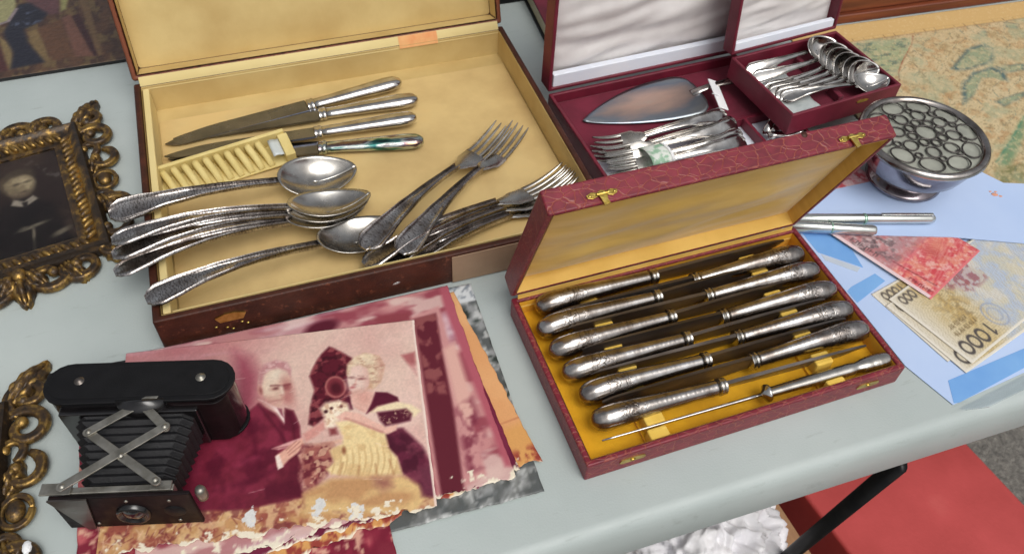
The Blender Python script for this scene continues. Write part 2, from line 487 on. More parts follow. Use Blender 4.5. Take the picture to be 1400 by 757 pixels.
# ------------------------------------------------------------------ flat prints: a tiny painter working in millimetres on the sheet
class Ink:
    def __init__(s, X, Y, base):
        s.X = X; s.Y = Y
        s.c = np.ones(X.shape + (3,)) * np.array(base, float)
    def _mix(s, a, col):
        s.c += (np.array(col, float) - s.c) * np.clip(a, 0, 1)[..., None]
        return s
    def poly(s, pts, col, soft=0.8, op=1.0):
        X, Y = s.X, s.Y
        d2 = np.full(X.shape, 1e9); ins = np.zeros(X.shape, bool)
        n = len(pts)
        for i in range(n):
            x0, y0 = pts[i]; x1, y1 = pts[(i + 1) % n]
            ex, ey = x1 - x0, y1 - y0
            t = np.clip(((X - x0) * ex + (Y - y0) * ey) / (ex * ex + ey * ey + 1e-9), 0, 1)
            d2 = np.minimum(d2, (X - x0 - t * ex) ** 2 + (Y - y0 - t * ey) ** 2)
            cond = ((y0 > Y) != (y1 > Y)) & (X < ex * (Y - y0) / (ey if abs(ey) > 1e-9 else 1e-9) + x0)
            ins ^= cond
        d = np.sqrt(d2) * np.where(ins, -1, 1)
        return s._mix((0.5 - d / (2 * soft)) * op, col)
    def ell(s, c, rx, ry, col, ang=0.0, soft=0.8, op=1.0):
        ca, sa = math.cos(R(ang)), math.sin(R(ang))
        x = (s.X - c[0]) * ca + (s.Y - c[1]) * sa; y = -(s.X - c[0]) * sa + (s.Y - c[1]) * ca
        k = np.sqrt((x / rx) ** 2 + (y / ry) ** 2)
        d = (k - 1) * min(rx, ry)
        return s._mix((0.5 - d / (2 * soft)) * op, col)
    def ring(s, c, rx, ry, w, col, ang=0.0, soft=0.4, op=1.0):
        ca, sa = math.cos(R(ang)), math.sin(R(ang))
        x = (s.X - c[0]) * ca + (s.Y - c[1]) * sa; y = -(s.X - c[0]) * sa + (s.Y - c[1]) * ca
        k = np.sqrt((x / rx) ** 2 + (y / ry) ** 2)
        d = np.abs((k - 1) * min(rx, ry)) - w / 2
        return s._mix((0.5 - d / (2 * soft)) * op, col)
    def line(s, pts, w, col, soft=0.4, op=1.0):
        d2 = np.full(s.X.shape, 1e9)
        for i in range(len(pts) - 1):
            x0, y0 = pts[i]; x1, y1 = pts[i + 1]
            ex, ey = x1 - x0, y1 - y0
            t = np.clip(((s.X - x0) * ex + (s.Y - y0) * ey) / (ex * ex + ey * ey + 1e-9), 0, 1)
            d2 = np.minimum(d2, (s.X - x0 - t * ex) ** 2 + (s.Y - y0 - t * ey) ** 2)
        return s._mix((0.5 - (np.sqrt(d2) - w / 2) / (2 * soft)) * op, col)
    def field(s, scale, seed=0, octv=3, sx=1.0, sy=1.0):
        """value noise, 0..1, on a feature size of scale millimetres"""
        out = np.zeros(s.X.shape); amp = 1.0; tot = 0
        rg = np.random.default_rng(seed)
        for o in range(octv):
            tbl = rg.random((64, 64))
            x = s.X * sx / scale * (2 ** o) + 500; y = s.Y * sy / scale * (2 ** o) + 500
            xi = np.floor(x).astype(int); yi = np.floor(y).astype(int)
            fx = x - xi; fy = y - yi
            fx = fx * fx * (3 - 2 * fx); fy = fy * fy * (3 - 2 * fy)
            g = lambda a, b_: tbl[a % 64, b_ % 64]
            v = (g(xi, yi) * (1 - fx) + g(xi + 1, yi) * fx) * (1 - fy) + (g(xi, yi + 1) * (1 - fx) + g(xi + 1, yi + 1) * fx) * fy
            out += v * amp; tot += amp; amp *= 0.55
        return out / tot
    def blot(s, col, scale, thr=0.55, soft=0.06, seed=0, op=1.0, mask=None, sx=1.0, sy=1.0, octv=3):
        a = np.clip((s.field(scale, seed, octv, sx, sy) - thr) / (2 * soft) + 0.5, 0, 1) * op
        if mask is not None: a = a * mask
        return s._mix(a, col)
    def waves(s, col, pitch, amp, wl, w=0.35, ang=0.0, op=0.6, mask=None):
        """engraved security lines"""
        ca, sa = math.cos(R(ang)), math.sin(R(ang))
        x = s.X * ca + s.Y * sa; y = -s.X * sa + s.Y * ca + amp * np.sin(x * 2 * PI / wl)
        d = np.abs((y / pitch) % 1.0 - 0.5) * pitch
        a = np.clip((w - d) / 0.3 + 0.5, 0, 1) * op
        if mask is not None: a = a * mask
        return s._mix(a, col)
    def inside(s, pts, soft=1.0):
        t = Ink(s.X, s.Y, (0, 0, 0)); t.poly(pts, (1, 1, 1), soft)
        return t.c[..., 0]

def sheet(name, w, h, step, paint, mat, parent=None, bend=None, edge=None, thick=0.0004, rim=(228, 220, 206)):
    """a sheet w x h metres centred on its origin; paint(ink) gets millimetre coordinates; edge(u,v)->(dx,dy) metres tears the border"""
    nx = max(2, int(w / step)); ny = max(2, int(h / step))
    U, V = np.meshgrid(np.linspace(0, 1, nx + 1), np.linspace(0, 1, ny + 1))
    X = (U - 0.5) * w; Y = (V - 0.5) * h
    if edge is not None:
        X, Y = edge(U, V, X, Y)
    ink = Ink(X * 1000, Y * 1000, (200, 200, 200))
    paint(ink)
    Z = np.zeros_like(X) if bend is None else bend(X, Y)
    n = (nx + 1) * (ny + 1)
    co = np.stack([X, Y, Z], -1).reshape(-1, 3)
    idx = np.arange(n).reshape(ny + 1, nx + 1)
    q = np.stack([idx[:-1, :-1], idx[:-1, 1:], idx[1:, 1:], idx[1:, :-1]], -1).reshape(-1, 4)
    ring_ = np.concatenate([idx[0, :], idx[1:, -1], idx[-1, -2::-1], idx[-2:0:-1, 0]])
    sk = co[ring_] - np.array([0, 0, thick])
    m_ = len(ring_)
    a = ring_; b_ = np.roll(ring_, -1); c_ = n + np.roll(np.arange(m_), -1); d_ = n + np.arange(m_)
    q2 = np.stack([b_, a, d_, c_], -1)
    co = np.concatenate([co, sk]); q = np.concatenate([q, q2])
    bot = [tuple(int(i) for i in (n + np.arange(m_))[::-1])]
    me = bpy.data.meshes.new(name)
    me.from_pydata(co.tolist(), [], [tuple(x) for x in q.tolist()] + bot)
    col = np.clip(ink.c.reshape(-1, 3) / 255.0, 0, 1)
    col = np.where(col <= 0.04045, col / 12.92, ((col + 0.055) / 1.055) ** 2.4)
    col = np.concatenate([col, np.ones((m_, 3)) * np.array(lin(rim))])
    at_ = me.attributes.new('ink', 'FLOAT_COLOR', 'POINT')
    at_.data.foreach_set('color', np.concatenate([col, np.ones((len(col), 1))], 1).astype(np.float32).ravel())
    sm = np.ones(len(me.polygons), bool); sm[len(q) - m_:] = False
    me.polygons.foreach_set('use_smooth', sm)
    me.materials.append(mat)
    me.update()
    o = bpy.data.objects.new(name, me)
    return link(o, parent)

# ------------------------------------------------------------------ setting: asphalt, folding table and what stands under its edge
g = MB().grid(lambda u, v: ((u - 0.5) * 240, (v - 0.5) * 240, 0), 8, 8).build('ground', MT['asphalt'], smooth=False)
g.location = (0, 0, -0.74)
g['kind'] = 'structure'
g['label'] = 'grey asphalt ground below the table'

TTH = 0.3648
table = thing('folding_table', 'pale grey plastic folding table carrying the whole flea market display', 'table', (0.0106, 0.2236, 0), TTH)
prof = [(0.004, 0.0), (0.0005, -0.0006), (-0.0030, -0.0026), (-0.0055, -0.0060), (-0.0070, -0.011), (-0.0112, -0.034), (-0.0095, -0.0375), (-0.004, -0.038), (0.001, -0.036), (0.004, -0.022)]
back = [(0.80 - y, z) for y, z in prof][::-1]
loop = prof + back
mb = MB()
NX = 24
rings = [[(-0.95 + 2.0 * i / NX, y, z) for y, z in loop] for i in range(NX + 1)]
mb.loft(rings, True)
top = mb.build('tabletop', MT['table'], table, angle=60)
def tube_leg(p0, p1, r_, name, flat=0.6):
    c = Vector(p0); 
    m_ = MB().tube([Vector(p0), (Vector(p0) + Vector(p1)) / 2, Vector(p1)], r_, 12, sx=1.0, sz=flat)
    o = m_.build(name, MT['leg'])
    o.parent = table
    o.matrix_parent_inverse = table.matrix_basis.inverted()
    return o
lt = Vector((0.3226, 0.3383, -0.05)); lb = Vector((0.3208, 0.3723, -0.3))
dd = (lb - lt) / (lt.z - lb.z)
tube_leg(lt, lt + dd * (lt.z + 0.74), 0.0085, 'leg')
ax = Vector((math.cos(TTH), math.sin(TTH), 0)); ay = Vector((-ax.y, ax.x, 0))
tube_leg(lt + ay * 0.46, lt + ay * 0.46 + Vector((0.02, 0.03, -0.69)), 0.0085, 'leg')
tube_leg(lt - ax * 1.1, lt - ax * 1.1 + Vector((0, 0, -0.69)), 0.0085, 'leg')
tube_leg(lt - ax * 1.1 + ay * 0.46, lt - ax * 1.1 + ay * 0.46 + Vector((0, 0, -0.69)), 0.0085, 'leg')
tube_leg(lt + Vector((0, 0, 0.008)), lt + ay * 0.46 + Vector((0, 0, 0.008)), 0.011, 'crossbar')

rb = MB().box(0.5968, 0.8543, -0.30, 0.48, 0, 0.29).build('red_box', MT['red_box'], bevel=0.006)
rb.location = (0, 0, -0.74); rb.rotation_euler = (0, 0, R(29))
tag(rb, 'flat topped red box standing on the asphalt beside the table leg', 'box')

cb = thing('cardboard_box', 'open brown cardboard box under the table holding a white cloth', 'box', (0.2447, 0.41, -0.42), R(25))
cb.location.z = -0.74
for nm, (x0, x1, y0, y1) in (('side_panel', (-0.20, -0.196, -0.13, 0.13)), ('side_panel', (0.076, 0.080, -0.13, 0.13)), ('front_panel', (-0.196, 0.076, -0.13, -0.126)), ('back_panel', (-0.196, 0.076, 0.126, 0.13))):
    MB().box(x0, x1, y0, y1, 0.0, 0.36).build(nm, MT['card'], cb, smooth=False)
MB().box(-0.196, 0.076, -0.126, 0.126, 0.0, 0.004).build('base_panel', MT['card'], cb, smooth=False)
fl = MB().box(0, 0.085, -0.128, 0.128, -0.002, 0.002).build('flap', MT['card'], cb, smooth=False)
fl.location = (0.079, 0, 0.362); fl.rotation_euler = (0, R(48), 0)
fl = MB().box(-0.09, 0, -0.128, 0.128, -0.002, 0.002).build('flap', MT['card'], cb, smooth=False)
fl.location = (-0.199, 0, 0.362); fl.rotation_euler = (0, R(-60), 0)
def crumple(u, v):
    a = 2 * PI * u; e = (v - 0.5) * PI * 0.98
    d = Vector((math.cos(e) * math.cos(a), math.cos(e) * math.sin(a), math.sin(e)))
    k = 1 + 0.22 * mnoise.noise(d * 2.1) + 0.30 * (0.4 - abs(mnoise.noise(d * 3.6 + Vector((3, 1, 2))))) + 0.16 * (0.4 - abs(mnoise.noise(d * 7.5))) + 0.06 * (0.4 - abs(mnoise.noise(d * 15.0)))
    return (d.x * 0.085 * k, d.y * 0.085 * k, d.z * 0.075 * k)
cl = MB().grid(crumple, 200, 100).build('white_cloth', MT['cloth'])
cl.location = (0.2297, 0.4031, -0.38)
tag(cl, 'crumpled white cloth stuffed into the cardboard box', 'cloth')

# ------------------------------------------------------------------ hinged boxes
def open_box(L, W, H, t, fl, lid=False):
    x, y, xi, yi = L / 2, W / 2, L / 2 - t, W / 2 - t
    lo = [(-1, -1), (1, -1), (1, 1), (-1, 1)]
    v = [(sx * x, sy * y, 0) for sx, sy in lo] + [(sx * x, sy * y, H) for sx, sy in lo] + [(sx * xi, sy * yi, H) for sx, sy in lo] + [(sx * xi, sy * yi, fl) for sx, sy in lo]
    f = [(3, 2, 1, 0), (12, 13, 14, 15)]
    for i in range(4):
        j = (i + 1) % 4
        f += [(i, j, 4 + j, 4 + i), (4 + i, 4 + j, 8 + j, 8 + i), (8 + i, 8 + j, 12 + j, 12 + i)]
    if lid:
        v = [(a, b_ - W / 2, H - c) for a, b_, c in v]
        f = [tuple(reversed(q)) for q in f]
    return MB().add(v, f)

def lining_walls(L, W, z0, z1, t):
    """thin lining just inside the four walls"""
    x, y = L / 2 - t - 0.0006, W / 2 - t - 0.0006
    lo = [(-x, -y), (x, -y), (x, y), (-x, y)]
    v = [(a, b_, z0) for a, b_ in lo] + [(a, b_, z1) for a, b_ in lo]
    return MB().add(v, [((i + 1) % 4, i, 4 + i, 4 + (i + 1) % 4) for i in range(4)])

def padded(L, W, d, puff, folds, seed, nu=90, nv=60, fr=7.0):
    def fn(u, v):
        x = (u - 0.5) * L; y = (v - 0.5) * W
        e = min(u, 1 - u) * L; e2 = min(v, 1 - v) * W
        k = (1 - math.exp(-e / 0.012)) * (1 - math.exp(-e2 / 0.012))
        wv = folds * (mnoise.noise(Vector((u * 2.2 + seed, v * fr + 1.3 * u, seed))) + 0.5 * mnoise.noise(Vector((u * 4 + seed, v * fr * 2.1 + 2 * u, 3 + seed))))
        return (x, y - W / 2, d - (puff + wv) * k)
    return MB().grid(fn, nu, nv)

# ---- front case of knives
KC = (0.155, 0.4047, 0.3853)
kcase = thing('knife_case', 'open red crocodile pattern case of silver handled knives at the table edge', 'cutlery case', (KC[0], KC[1], 0), KC[2])
open_box(0.27, 0.1594, 0.0213, 0.0048, 0.003).build('base', MT['croc'], kcase, bevel=0.0016)
MB().grid(lambda u, v: ((u - 0.5) * 0.2602, (v - 0.5) * 0.1496, 0.0046 + 0.0003 * fnoise(u * 30, v * 20)), 60, 40).build('floor_lining', MT['velvet_gold'], kcase)
lining_walls(0.27, 0.1594, 0.004, 0.0198, 0.0048).build('wall_lining', MT['velvet_gold'], kcase, smooth=False)
lid = open_box(0.27, 0.1574, 0.019, 0.0042, 0.0025, True).build('lid', MT['croc'], kcase, bevel=0.0018)
lid.location = (0, 0.1594 / 2 + 0.0005, 0.0222); lid.rotation_euler = (-R(69), 0, 0)
padded(0.2610, 0.1484, 0.0125, 0.0048, 0.0046, 2.0, fr=4.0).build('satin_lining', MT['satin_gold'], lid).location = (0, -0.0045, 0)
lining_walls(0.27, 0.1574, 0.0006, 0.0165, 0.0042).build('lid_wall_lining', MT['satin_gold'], lid, smooth=False).location = (0, -0.1574 / 2, 0)
# pale fabric strip that joins lid and base
MB().grid(lambda u, v: ((u - 0.5) * 0.2596, 0.0738 + 0.0038 * math.sin(v * PI / 2) , 0.0135 + 0.0125 * v), 20, 6).build('hinge_strip', MT['satin_gold'], kcase)
def clasp(parent, loc, rot):
    m_ = MB()
    m_.prism([(-0.0105, -0.0012), (-0.007, -0.0024), (-0.0035, -0.0012), (0.0035, -0.0012), (0.007, -0.0024), (0.0105, -0.0012), (0.0112, 0.0010), (0.007, 0.0026), (0.0035, 0.0016), (0, 0.0030), (-0.0035, 0.0016), (-0.007, 0.0026), (-0.0112, 0.0010)], 0, 0.0009)
    o = m_.build('clasp', MT['gold'], parent, smooth=False, bevel=0.0003)
    o.location = loc; o.rotation_euler = rot
    h = MB().tube([(-0.0042, 0, 0.0016), (0.0042, 0, 0.0016)], 0.0013, 8)
    h.prism([(-0.0032, 0.0), (0.0032, 0.0), (0.0022, -0.0045), (0.0030, -0.0078), (-0.0012, -0.0088), (-0.0020, -0.0045)], 0.0009, 0.0021)
    hk = h.build('hook', MT['gold'], o, smooth=False)
    for sx in (-1, 1):
        MB().ellipsoid((sx * 0.0088, 0, 0.0009), 0.0011, 0.0011, 0.0007).build('pin', MT['gold'], o)
    return o
for cx in (-0.0955, 0.0985):
    clasp(lid, (cx, -0.1574 - 0.0003, 0.0062), (R(90), 0, 0))
for cx in (-0.0985, 0.1030):
    pl_ = MB().prism([(-0.009, -0.0022), (0.009, -0.0022), (0.0105, 0), (0.009, 0.0022), (0.003, 0.0030), (-0.003, 0.0030), (-0.009, 0.0022), (-0.0105, 0)], 0, 0.0006)
    o = pl_.build('clasp_plate', MT['gold'], kcase, smooth=False); o.location = (cx, -0.0797, 0.0118); o.rotation_euler = (R(90), 0, 0)
    MB().ellipsoid((0, 0.0004, 0.0007), 0.0022, 0.0012, 0.0011).build('knob', MT['gold'], o)
st = MB().lathe([(0.0, 0.0007), (0.0018, 0.0006), (0.0024, 0)], 16).build('stud', MT['brown_leather'], lid)
st.location = (0.064, -0.1574, 0.0165); st.rotation_euler = (R(90), 0, 0)
# slotted racks: one block between every two slots
rack_mesh = MB().box(-0.0078, 0.0078, -0.0038, 0.0038, 0, 0.0150)
blk0 = rack_mesh.build('rack_block', MT['rack_gold'], kcase, bevel=0.0014)
first = True
ysL = [0.0576, 0.0358, 0.0136, -0.0086, -0.0312, -0.0562, -0.0700]
ysR = [0.0600, 0.0412, 0.0180, -0.0043, -0.0262, -0.0505, -0.0735]
for xs, ys in ((-0.0735, ysL), (0.0760, ysR)):
    for k, y in enumerate(ys):
        o = blk0 if first else inst(blk0, kcase)
        first = False
        o.location = (xs + (0.002 if k % 2 else 0), y, 0.0046)
        o.scale = (1, (1.5 if y < -0.05 else 1.0) if xs < 0 else (1.5 if k == 5 else 1.0), 1.0 if xs > 0 else 0.9)
for yb in (-0.0735, 0.0760):
    MB().box(yb - 0.0085, yb + 0.0085, -0.0735, 0.0735, 0.0048, 0.0072).build('rack_base', MT['velvet_gold'], kcase, smooth=False)

# ---- big brown canteen
CC = (-0.1483, 0.5876, 0.3748)
canteen = thing('cutlery_canteen', 'large open brown leather canteen lined with yellow paper', 'cutlery case', (CC[0], CC[1], 0), CC[2])
open_box(0.3847, 0.3111, 0.0349, 0.0062, 0.003).build('base', MT['brown_leather'], canteen, bevel=0.002)
lining_walls(0.3847, 0.3111, 0.004, 0.0340, 0.0062).build('wall_lining', MT['paper_gold'], canteen, smooth=False)
MB().grid(lambda u, v: ((u - 0.5) * 0.3712, (v - 0.5) * 0.2976, 0.0044), 4, 4).build('floor_lining', MT['paper_gold'], canteen, smooth=False)
MB().box(-0.1775, 0.1845, -0.1395, 0.1275, 0.0046, 0.0062).build('floor_board', MT['paper_floor'], canteen, bevel=0.0006)
MB().box(-0.1846, -0.1785, -0.1470, 0.1470, 0.0046, 0.0330).build('side_strip', MT['paper_pale'], canteen, bevel=0.001)
MB().box(0.1856, 0.1862, -0.1470, 0.1470, 0.0046, 0.0335).build('side_strip', MT['paper_gold'], canteen, smooth=False)
MB().box(-0.1770, 0.1850, -0.1482, -0.1476, 0.0046, 0.0345).build('front_strip', MT['paper_pale'], canteen, smooth=False)
clid = open_box(0.3847, 0.3091, 0.026, 0.0058, 0.0025, True).build('lid', MT['brown_leather'], canteen, bevel=0.003)
clid.location = (0, 0.3111 / 2 + 0.001, 0.0362); clid.rotation_euler = (-R(109), 0, 0)
padded(0.3725, 0.2965, 0.0228, 0.0030, 0.0012, 5.0).build('lid_lining', MT['paper_gold'], clid).location = (0, -0.0062, 0)
lining_walls(0.3847, 0.3091, 0.001, 0.023, 0.0058).build('lid_wall_lining', MT['paper_gold'], clid, smooth=False).location = (0, -0.3091 / 2, 0)
MB().grid(lambda u, v: ((u - 0.5) * 0.3715, 0.1484 + 0.0070 * v, 0.0310 + 0.0105 * v + 0.0015 * math.sin(v * PI)), 10, 6).build('hinge_strip', MT['paper_pale'], canteen)
MB().grid(lambda u, v: (0.075 + u * 0.042, 0.1484 + 0.0070 * v - 0.0007, 0.0312 + 0.0105 * v + 0.0015 * math.sin(v * PI)), 6, 6).build('stain', MT['stain'], canteen)
MB().box(-0.030, 0.030, -0.1567, -0.1558, 0.0015, 0.0330).build('tape_patch', MT['tape'], canteen, smooth=False, bevel=0.0003).location = (0.0735, 0, 0)
o = MB().prism([(-0.009, -0.004), (0.009, -0.004), (0.012, 0.002), (0.004, 0.005), (-0.004, 0.005), (-0.012, 0.002)], 0, 0.0008).build('clasp_plate', MT['gold'], canteen, smooth=False)
o.location = (-0.137, -0.1557, 0.022); o.rotation_euler = (R(90), 0, 0)
for k in range(5):
    MB().ellipsoid((0, 0, 0), 0.0015, 0.0010, 0.0007, 8, 5).build('rivet', MT['gold'], canteen).location = (-0.150 + 0.006 * k + 0.002 * (k % 2), -0.1557, 0.0135 - 0.003 * (k % 3))

# ---- burgundy case of the cake server, white lid
DC = (0.1705, 0.6574, R(24))
scase = thing('server_case', 'wide burgundy case with creased white satin lid holding the cake server', 'cutlery case', (DC[0], DC[1], 0), DC[2])
DL, DW, DH = 0.226, 0.200, 0.0215
open_box(DL, DW, DH, 0.004, 0.003).build('base', MT['burgundy'], scase, bevel=0.0014)
MB().box(-DL / 2 + 0.0042, DL / 2 - 0.0042, 0.0085, DW / 2 - 0.0042, 0.0032, 0.0110).build('raised_floor', MT['burgundy_velvet'], scase, bevel=0.001)
MB().box(-DL / 2 + 0.0042, DL / 2 - 0.0042, -DW / 2 + 0.0042, 0.0083, 0.0032, 0.0044).build('white_floor', MT['white_band'], scase, smooth=False)
MB().box(-DL / 2 + 0.0042, DL / 2 - 0.0042, 0.0045, 0.0080, 0.0046, 0.0150).build('divider', MT['burgundy'], scase, bevel=0.0006)
MB().box(0.0640, 0.0675, -DW / 2 + 0.0045, 0.0042, 0.0046, 0.0160).build('divider', MT['burgundy'], scase, bevel=0.0006)
dl = open_box(DL, DW - 0.002, 0.020, 0.0042, 0.0025, True).build('lid', MT['burgundy'], scase, bevel=0.0016)
dl.location = (0, DW / 2 + 0.0006, DH + 0.001); dl.rotation_euler = (-R(90), 0, 0)
padded(DL - 0.010, DW - 0.012, 0.0168, 0.0056, 0.0066, 9.0, 120, 90).build('satin_lining', MT['satin_white'], dl).location = (0, -0.005, 0)
MB().box(-DL / 2 + 0.0055, DL / 2 - 0.0055, -0.0185, -0.0035, 0.0015, 0.0090).build('white_edge_strip', MT['white_band'], dl, bevel=0.0012)

# ---- small burgundy case with spoons, standing on the wide one
EC = (0.2990, 0.7285, R(27))
EL, EW, EH, EZ = 0.1370, 0.1040, 0.0245, 0.0258
ecase = thing('spoon_case', 'small open burgundy case crowded with coffee spoons, propped on the wide burgundy case', 'cutlery case', (EC[0], EC[1], EZ), EC[2])
open_box(EL, EW, EH, 0.0036, 0.0025).build('base', MT['burgundy'], ecase, bevel=0.0013)
MB().box(-EL / 2 + 0.004, EL / 2 - 0.004, -EW / 2 + 0.004, EW / 2 - 0.004, 0.0027, 0.0080).build('floor_lining', MT['burgundy_velvet'], ecase, bevel=0.0008)
for y in (-0.028, 0.0, 0.028):
    MB().box(0.004, 0.010, y - 0.009, y + 0.009, 0.0082, 0.0165).build('slot_block', MT['burgundy_velvet'], ecase, bevel=0.0012)
el = open_box(EL, EW - 0.002, 0.016, 0.0036, 0.0022, True).build('lid', MT['burgundy'], ecase, bevel=0.0013)
el.location = (0, EW / 2 + 0.0006, EH + 0.001); el.rotation_euler = (-R(97), 0, 0)
padded(EL - 0.0085, EW - 0.010, 0.0134, 0.0042, 0.0034, 12.0, 70, 54).build('satin_lining', MT['satin_white'], el).location = (0, -0.0042, 0)
MB().box(-EL / 2 + 0.0045, EL / 2 - 0.0045, -0.0120, -0.0030, 0.0012, 0.0072).build('white_edge_strip', MT['white_band'], el, bevel=0.0010)
o = MB().prism([(-0.006, -0.0012), (0.006, -0.0012), (0.0075, 0.0006), (0.002, 0.0022), (-0.002, 0.0022), (-0.0075, 0.0006)], 0, 0.0006).build('clasp_plate', MT['gold'], ecase, smooth=False)
o.location = (0.020, -EW / 2 - 0.0001, 0.0175); o.rotation_euler = (R(90), 0, 0)

# ------------------------------------------------------------------ cutlery: built along +x, handle end at the origin
def lerp_prof(tab, x):
    if x <= tab[0][0]: return tab[0][1]
    for (a, b_), (c, d) in zip(tab, tab[1:]):
        if x <= c:
            t = (x - a) / (c - a); t = t * t * (3 - 2 * t)
            return b_ + (d - b_) * t
    return tab[-1][1]

def handle_mesh(length, s=1.0, arch=0.007, angular=True):
    tab = [(0, 0.0048), (0.0045, 0.0098), (0.010, 0.0124), (0.020, 0.0116), (0.045, 0.0080), (0.085, 0.0048), (0.120, 0.0033), (0.15, 0.0034)]
    xs = [0, 0.0012, 0.003, 0.0055, 0.009, 0.013, 0.018, 0.025, 0.034, 0.045, 0.058, 0.072, 0.088, 0.104, 0.118, 0.130, 0.142]
    k = length / 0.142
    rings = []
    for x in xs:
        w = lerp_prof(tab, x) * s
        z = arch * math.sin(PI * min(x / 0.142, 1)) ** 1.0 - 0.0012 * math.exp(-x / 0.012)
        th = (0.0011 + 0.0011 * min(1, x / 0.11)) * s
        rw = 0.55 * th
        sec = [(-1, -0.2), (-0.98, 0.9), (-0.88, 1.5), (-0.78, 1.1), (-0.70, 0.2), (-0.58, 0.55), (-0.5, 0.25), (0, 0.55), (0.5, 0.25), (0.58, 0.55), (0.70, 0.2), (0.78, 1.1), (0.88, 1.5), (0.98, 0.9), (1, -0.2), (0.8, -1), (0, -1.2), (-0.8, -1)]
        rings.append([(x * k, p * w, z + q * th) for p, q in sec])
    return MB().loft(rings)

def bowl_mesh(x0, lx, hw, depth):
    def fn(u, v):
        a = 2 * PI * u; r_ = max(v, 0.001)
        ex = math.cos(a); ey = math.sin(a)
        X = lx / 2 * ex
        Y = hw * ey * (1 - 0.16 * ex) * (1 - 0.05 * math.cos(2 * a))
        k = 1 - r_ ** 2.3
        return (x0 + lx / 2 + X * r_ - lx * 0.03 * (1 - r_), Y * r_, -depth * k + 0.0035 * (ex * r_) ** 2 - 0.0015 * ex * r_)
    return MB().grid(fn, 40, 12)

def make_spoon(name, label, L=0.212, s=1.0, group=None, mats=('silver_handle', 'silver'), cat='spoon'):
    t = thing(name, label, cat, group=group)
    hl = L * 0.672
    handle_mesh(hl, s, 0.0075 * s).build('handle', MT[mats[0]], t, angle=50)
    b = bowl_mesh(hl - 0.003 * s, L - hl + 0.003 * s, 0.0215 * s, 0.0105 * s).build('bowl', MT[mats[1]], t)
    md = b.modifiers.new('solid', 'SOLIDIFY'); md.thickness = 0.0011 * s; md.offset = 0
    b.location = (0, 0, -0.0006)
    return t

def make_fork(name, label, L=0.205, s=1.0, group=None, mats=('silver_handle', 'silver')):
    t = thing(name, label, 'fork', group=group)
    hl = L * 0.62
    handle_mesh(hl + 0.002, s, 0.0065 * s).build('handle', MT[mats[0]], t, angle=50)
    def zc(x):
        u = (x - hl) / (L - hl)
        return -0.0070 * s * math.sin(PI * min(max(u, 0), 1) * 0.95) + 0.004 * s * u * u
    tab = [(0, 0.0034), (0.010, 0.0070), (0.019, 0.0110), (0.034, 0.0113)]
    rings = []
    for i in range(13):
        d = 0.034 * i / 12
        x = hl + d * L / 0.205; w = lerp_prof(tab, d) * s
        rings.append([(x, -w, zc(x)), (x, -w * 0.8, zc(x) + 0.0008 * s), (x, 0, zc(x) + 0.0004), (x, w * 0.8, zc(x) + 0.0008 * s), (x, w, zc(x)), (x, w * 0.8, zc(x) - 0.0009 * s), (x, 0, zc(x) - 0.0012 * s), (x, -w * 0.8, zc(x) - 0.0009 * s)])
    MB().loft(rings).build('head', MT[mats[1]], t, angle=60)
    x1 = hl + 0.0330 * L / 0.205
    rr = []
    for i in range(11):
        u = i / 10; x = x1 + (L - x1) * u
        w = (0.0020 - 0.0010 * u ** 2) * s * (1 if i < 10 else 0.45); h = (0.0011 - 0.0003 * u) * s
        z = zc(x)
        rr.append([(x, -w, z), (x, -w * 0.6, z + h), (x, w * 0.6, z + h), (x, w, z), (x, w * 0.6, z - h), (x, -w * 0.6, z - h)])
    t0 = MB().loft(rr).build('tine', MT[mats[1]], t, angle=60)
    for k in range(4):
        o = t0 if k == 0 else inst(t0, t)
        o.location = (0, (k - 1.5) * 0.0060 * s, 0)
    return t

def make_table_knife(name, label, group=None, mats=('silver_bright', 'steel'), L=0.242):
    t = thing(name, label, 'knife', group=group)
    tab = [(0, 0.0030), (0.0015, 0.0055), (0.006, 0.0088), (0.016, 0.0096), (0.05, 0.0082), (0.085, 0.0068), (0.098, 0.0066)]
    rings = []
    for x in [0, 0.0008, 0.002, 0.004, 0.007, 0.011, 0.018, 0.03, 0.045, 0.06, 0.075, 0.088, 0.094]:
        w = lerp_prof(tab, x)
        rings.append([(x, w * math.cos(2 * PI * k / 16), 0.66 * w * math.sin(2 * PI * k / 16)) for k in range(16)])
    MB().loft(rings).build('handle', MT[mats[0]], t)
    fr = [(0.0935, 0.0070), (0.0945, 0.0080), (0.0965, 0.0080), (0.0975, 0.0070), (0.0985, 0.0078), (0.1005, 0.0078), (0.1015, 0.0060)]
    MB().loft([[(x, w * math.cos(2 * PI * k / 16), 0.68 * w * math.sin(2 * PI * k / 16)) for k in range(16)] for x, w in fr]).build('ferrule', MT[mats[0]], t, angle=40)
    # blade: back straight, belly curving to the tip
    rings = []
    for i in range(25):
        u = i / 24; x = 0.101 + (L - 0.101) * u
        yb = 0.0088 - 0.0010 * u - 0.0060 * max(0, (u - 0.82) / 0.18) ** 3
        yf = -0.0100 + 0.0105 * max(0, (u - 0.55) / 0.45) ** 2.6
        if i == 24: yb = yf + 0.0008
        th = 0.0012 * (1 - 0.6 * u)
        rings.append([(x, yb, th * 0.9), (x, (yb * 2 + yf) / 3, th), (x, yf, 0.0001), (x, yf, -0.0001), (x, (yb * 2 + yf) / 3, -th), (x, yb, -th * 0.9)])
    MB().loft(rings).build('blade', MT[mats[1]], t, angle=35)
    return t

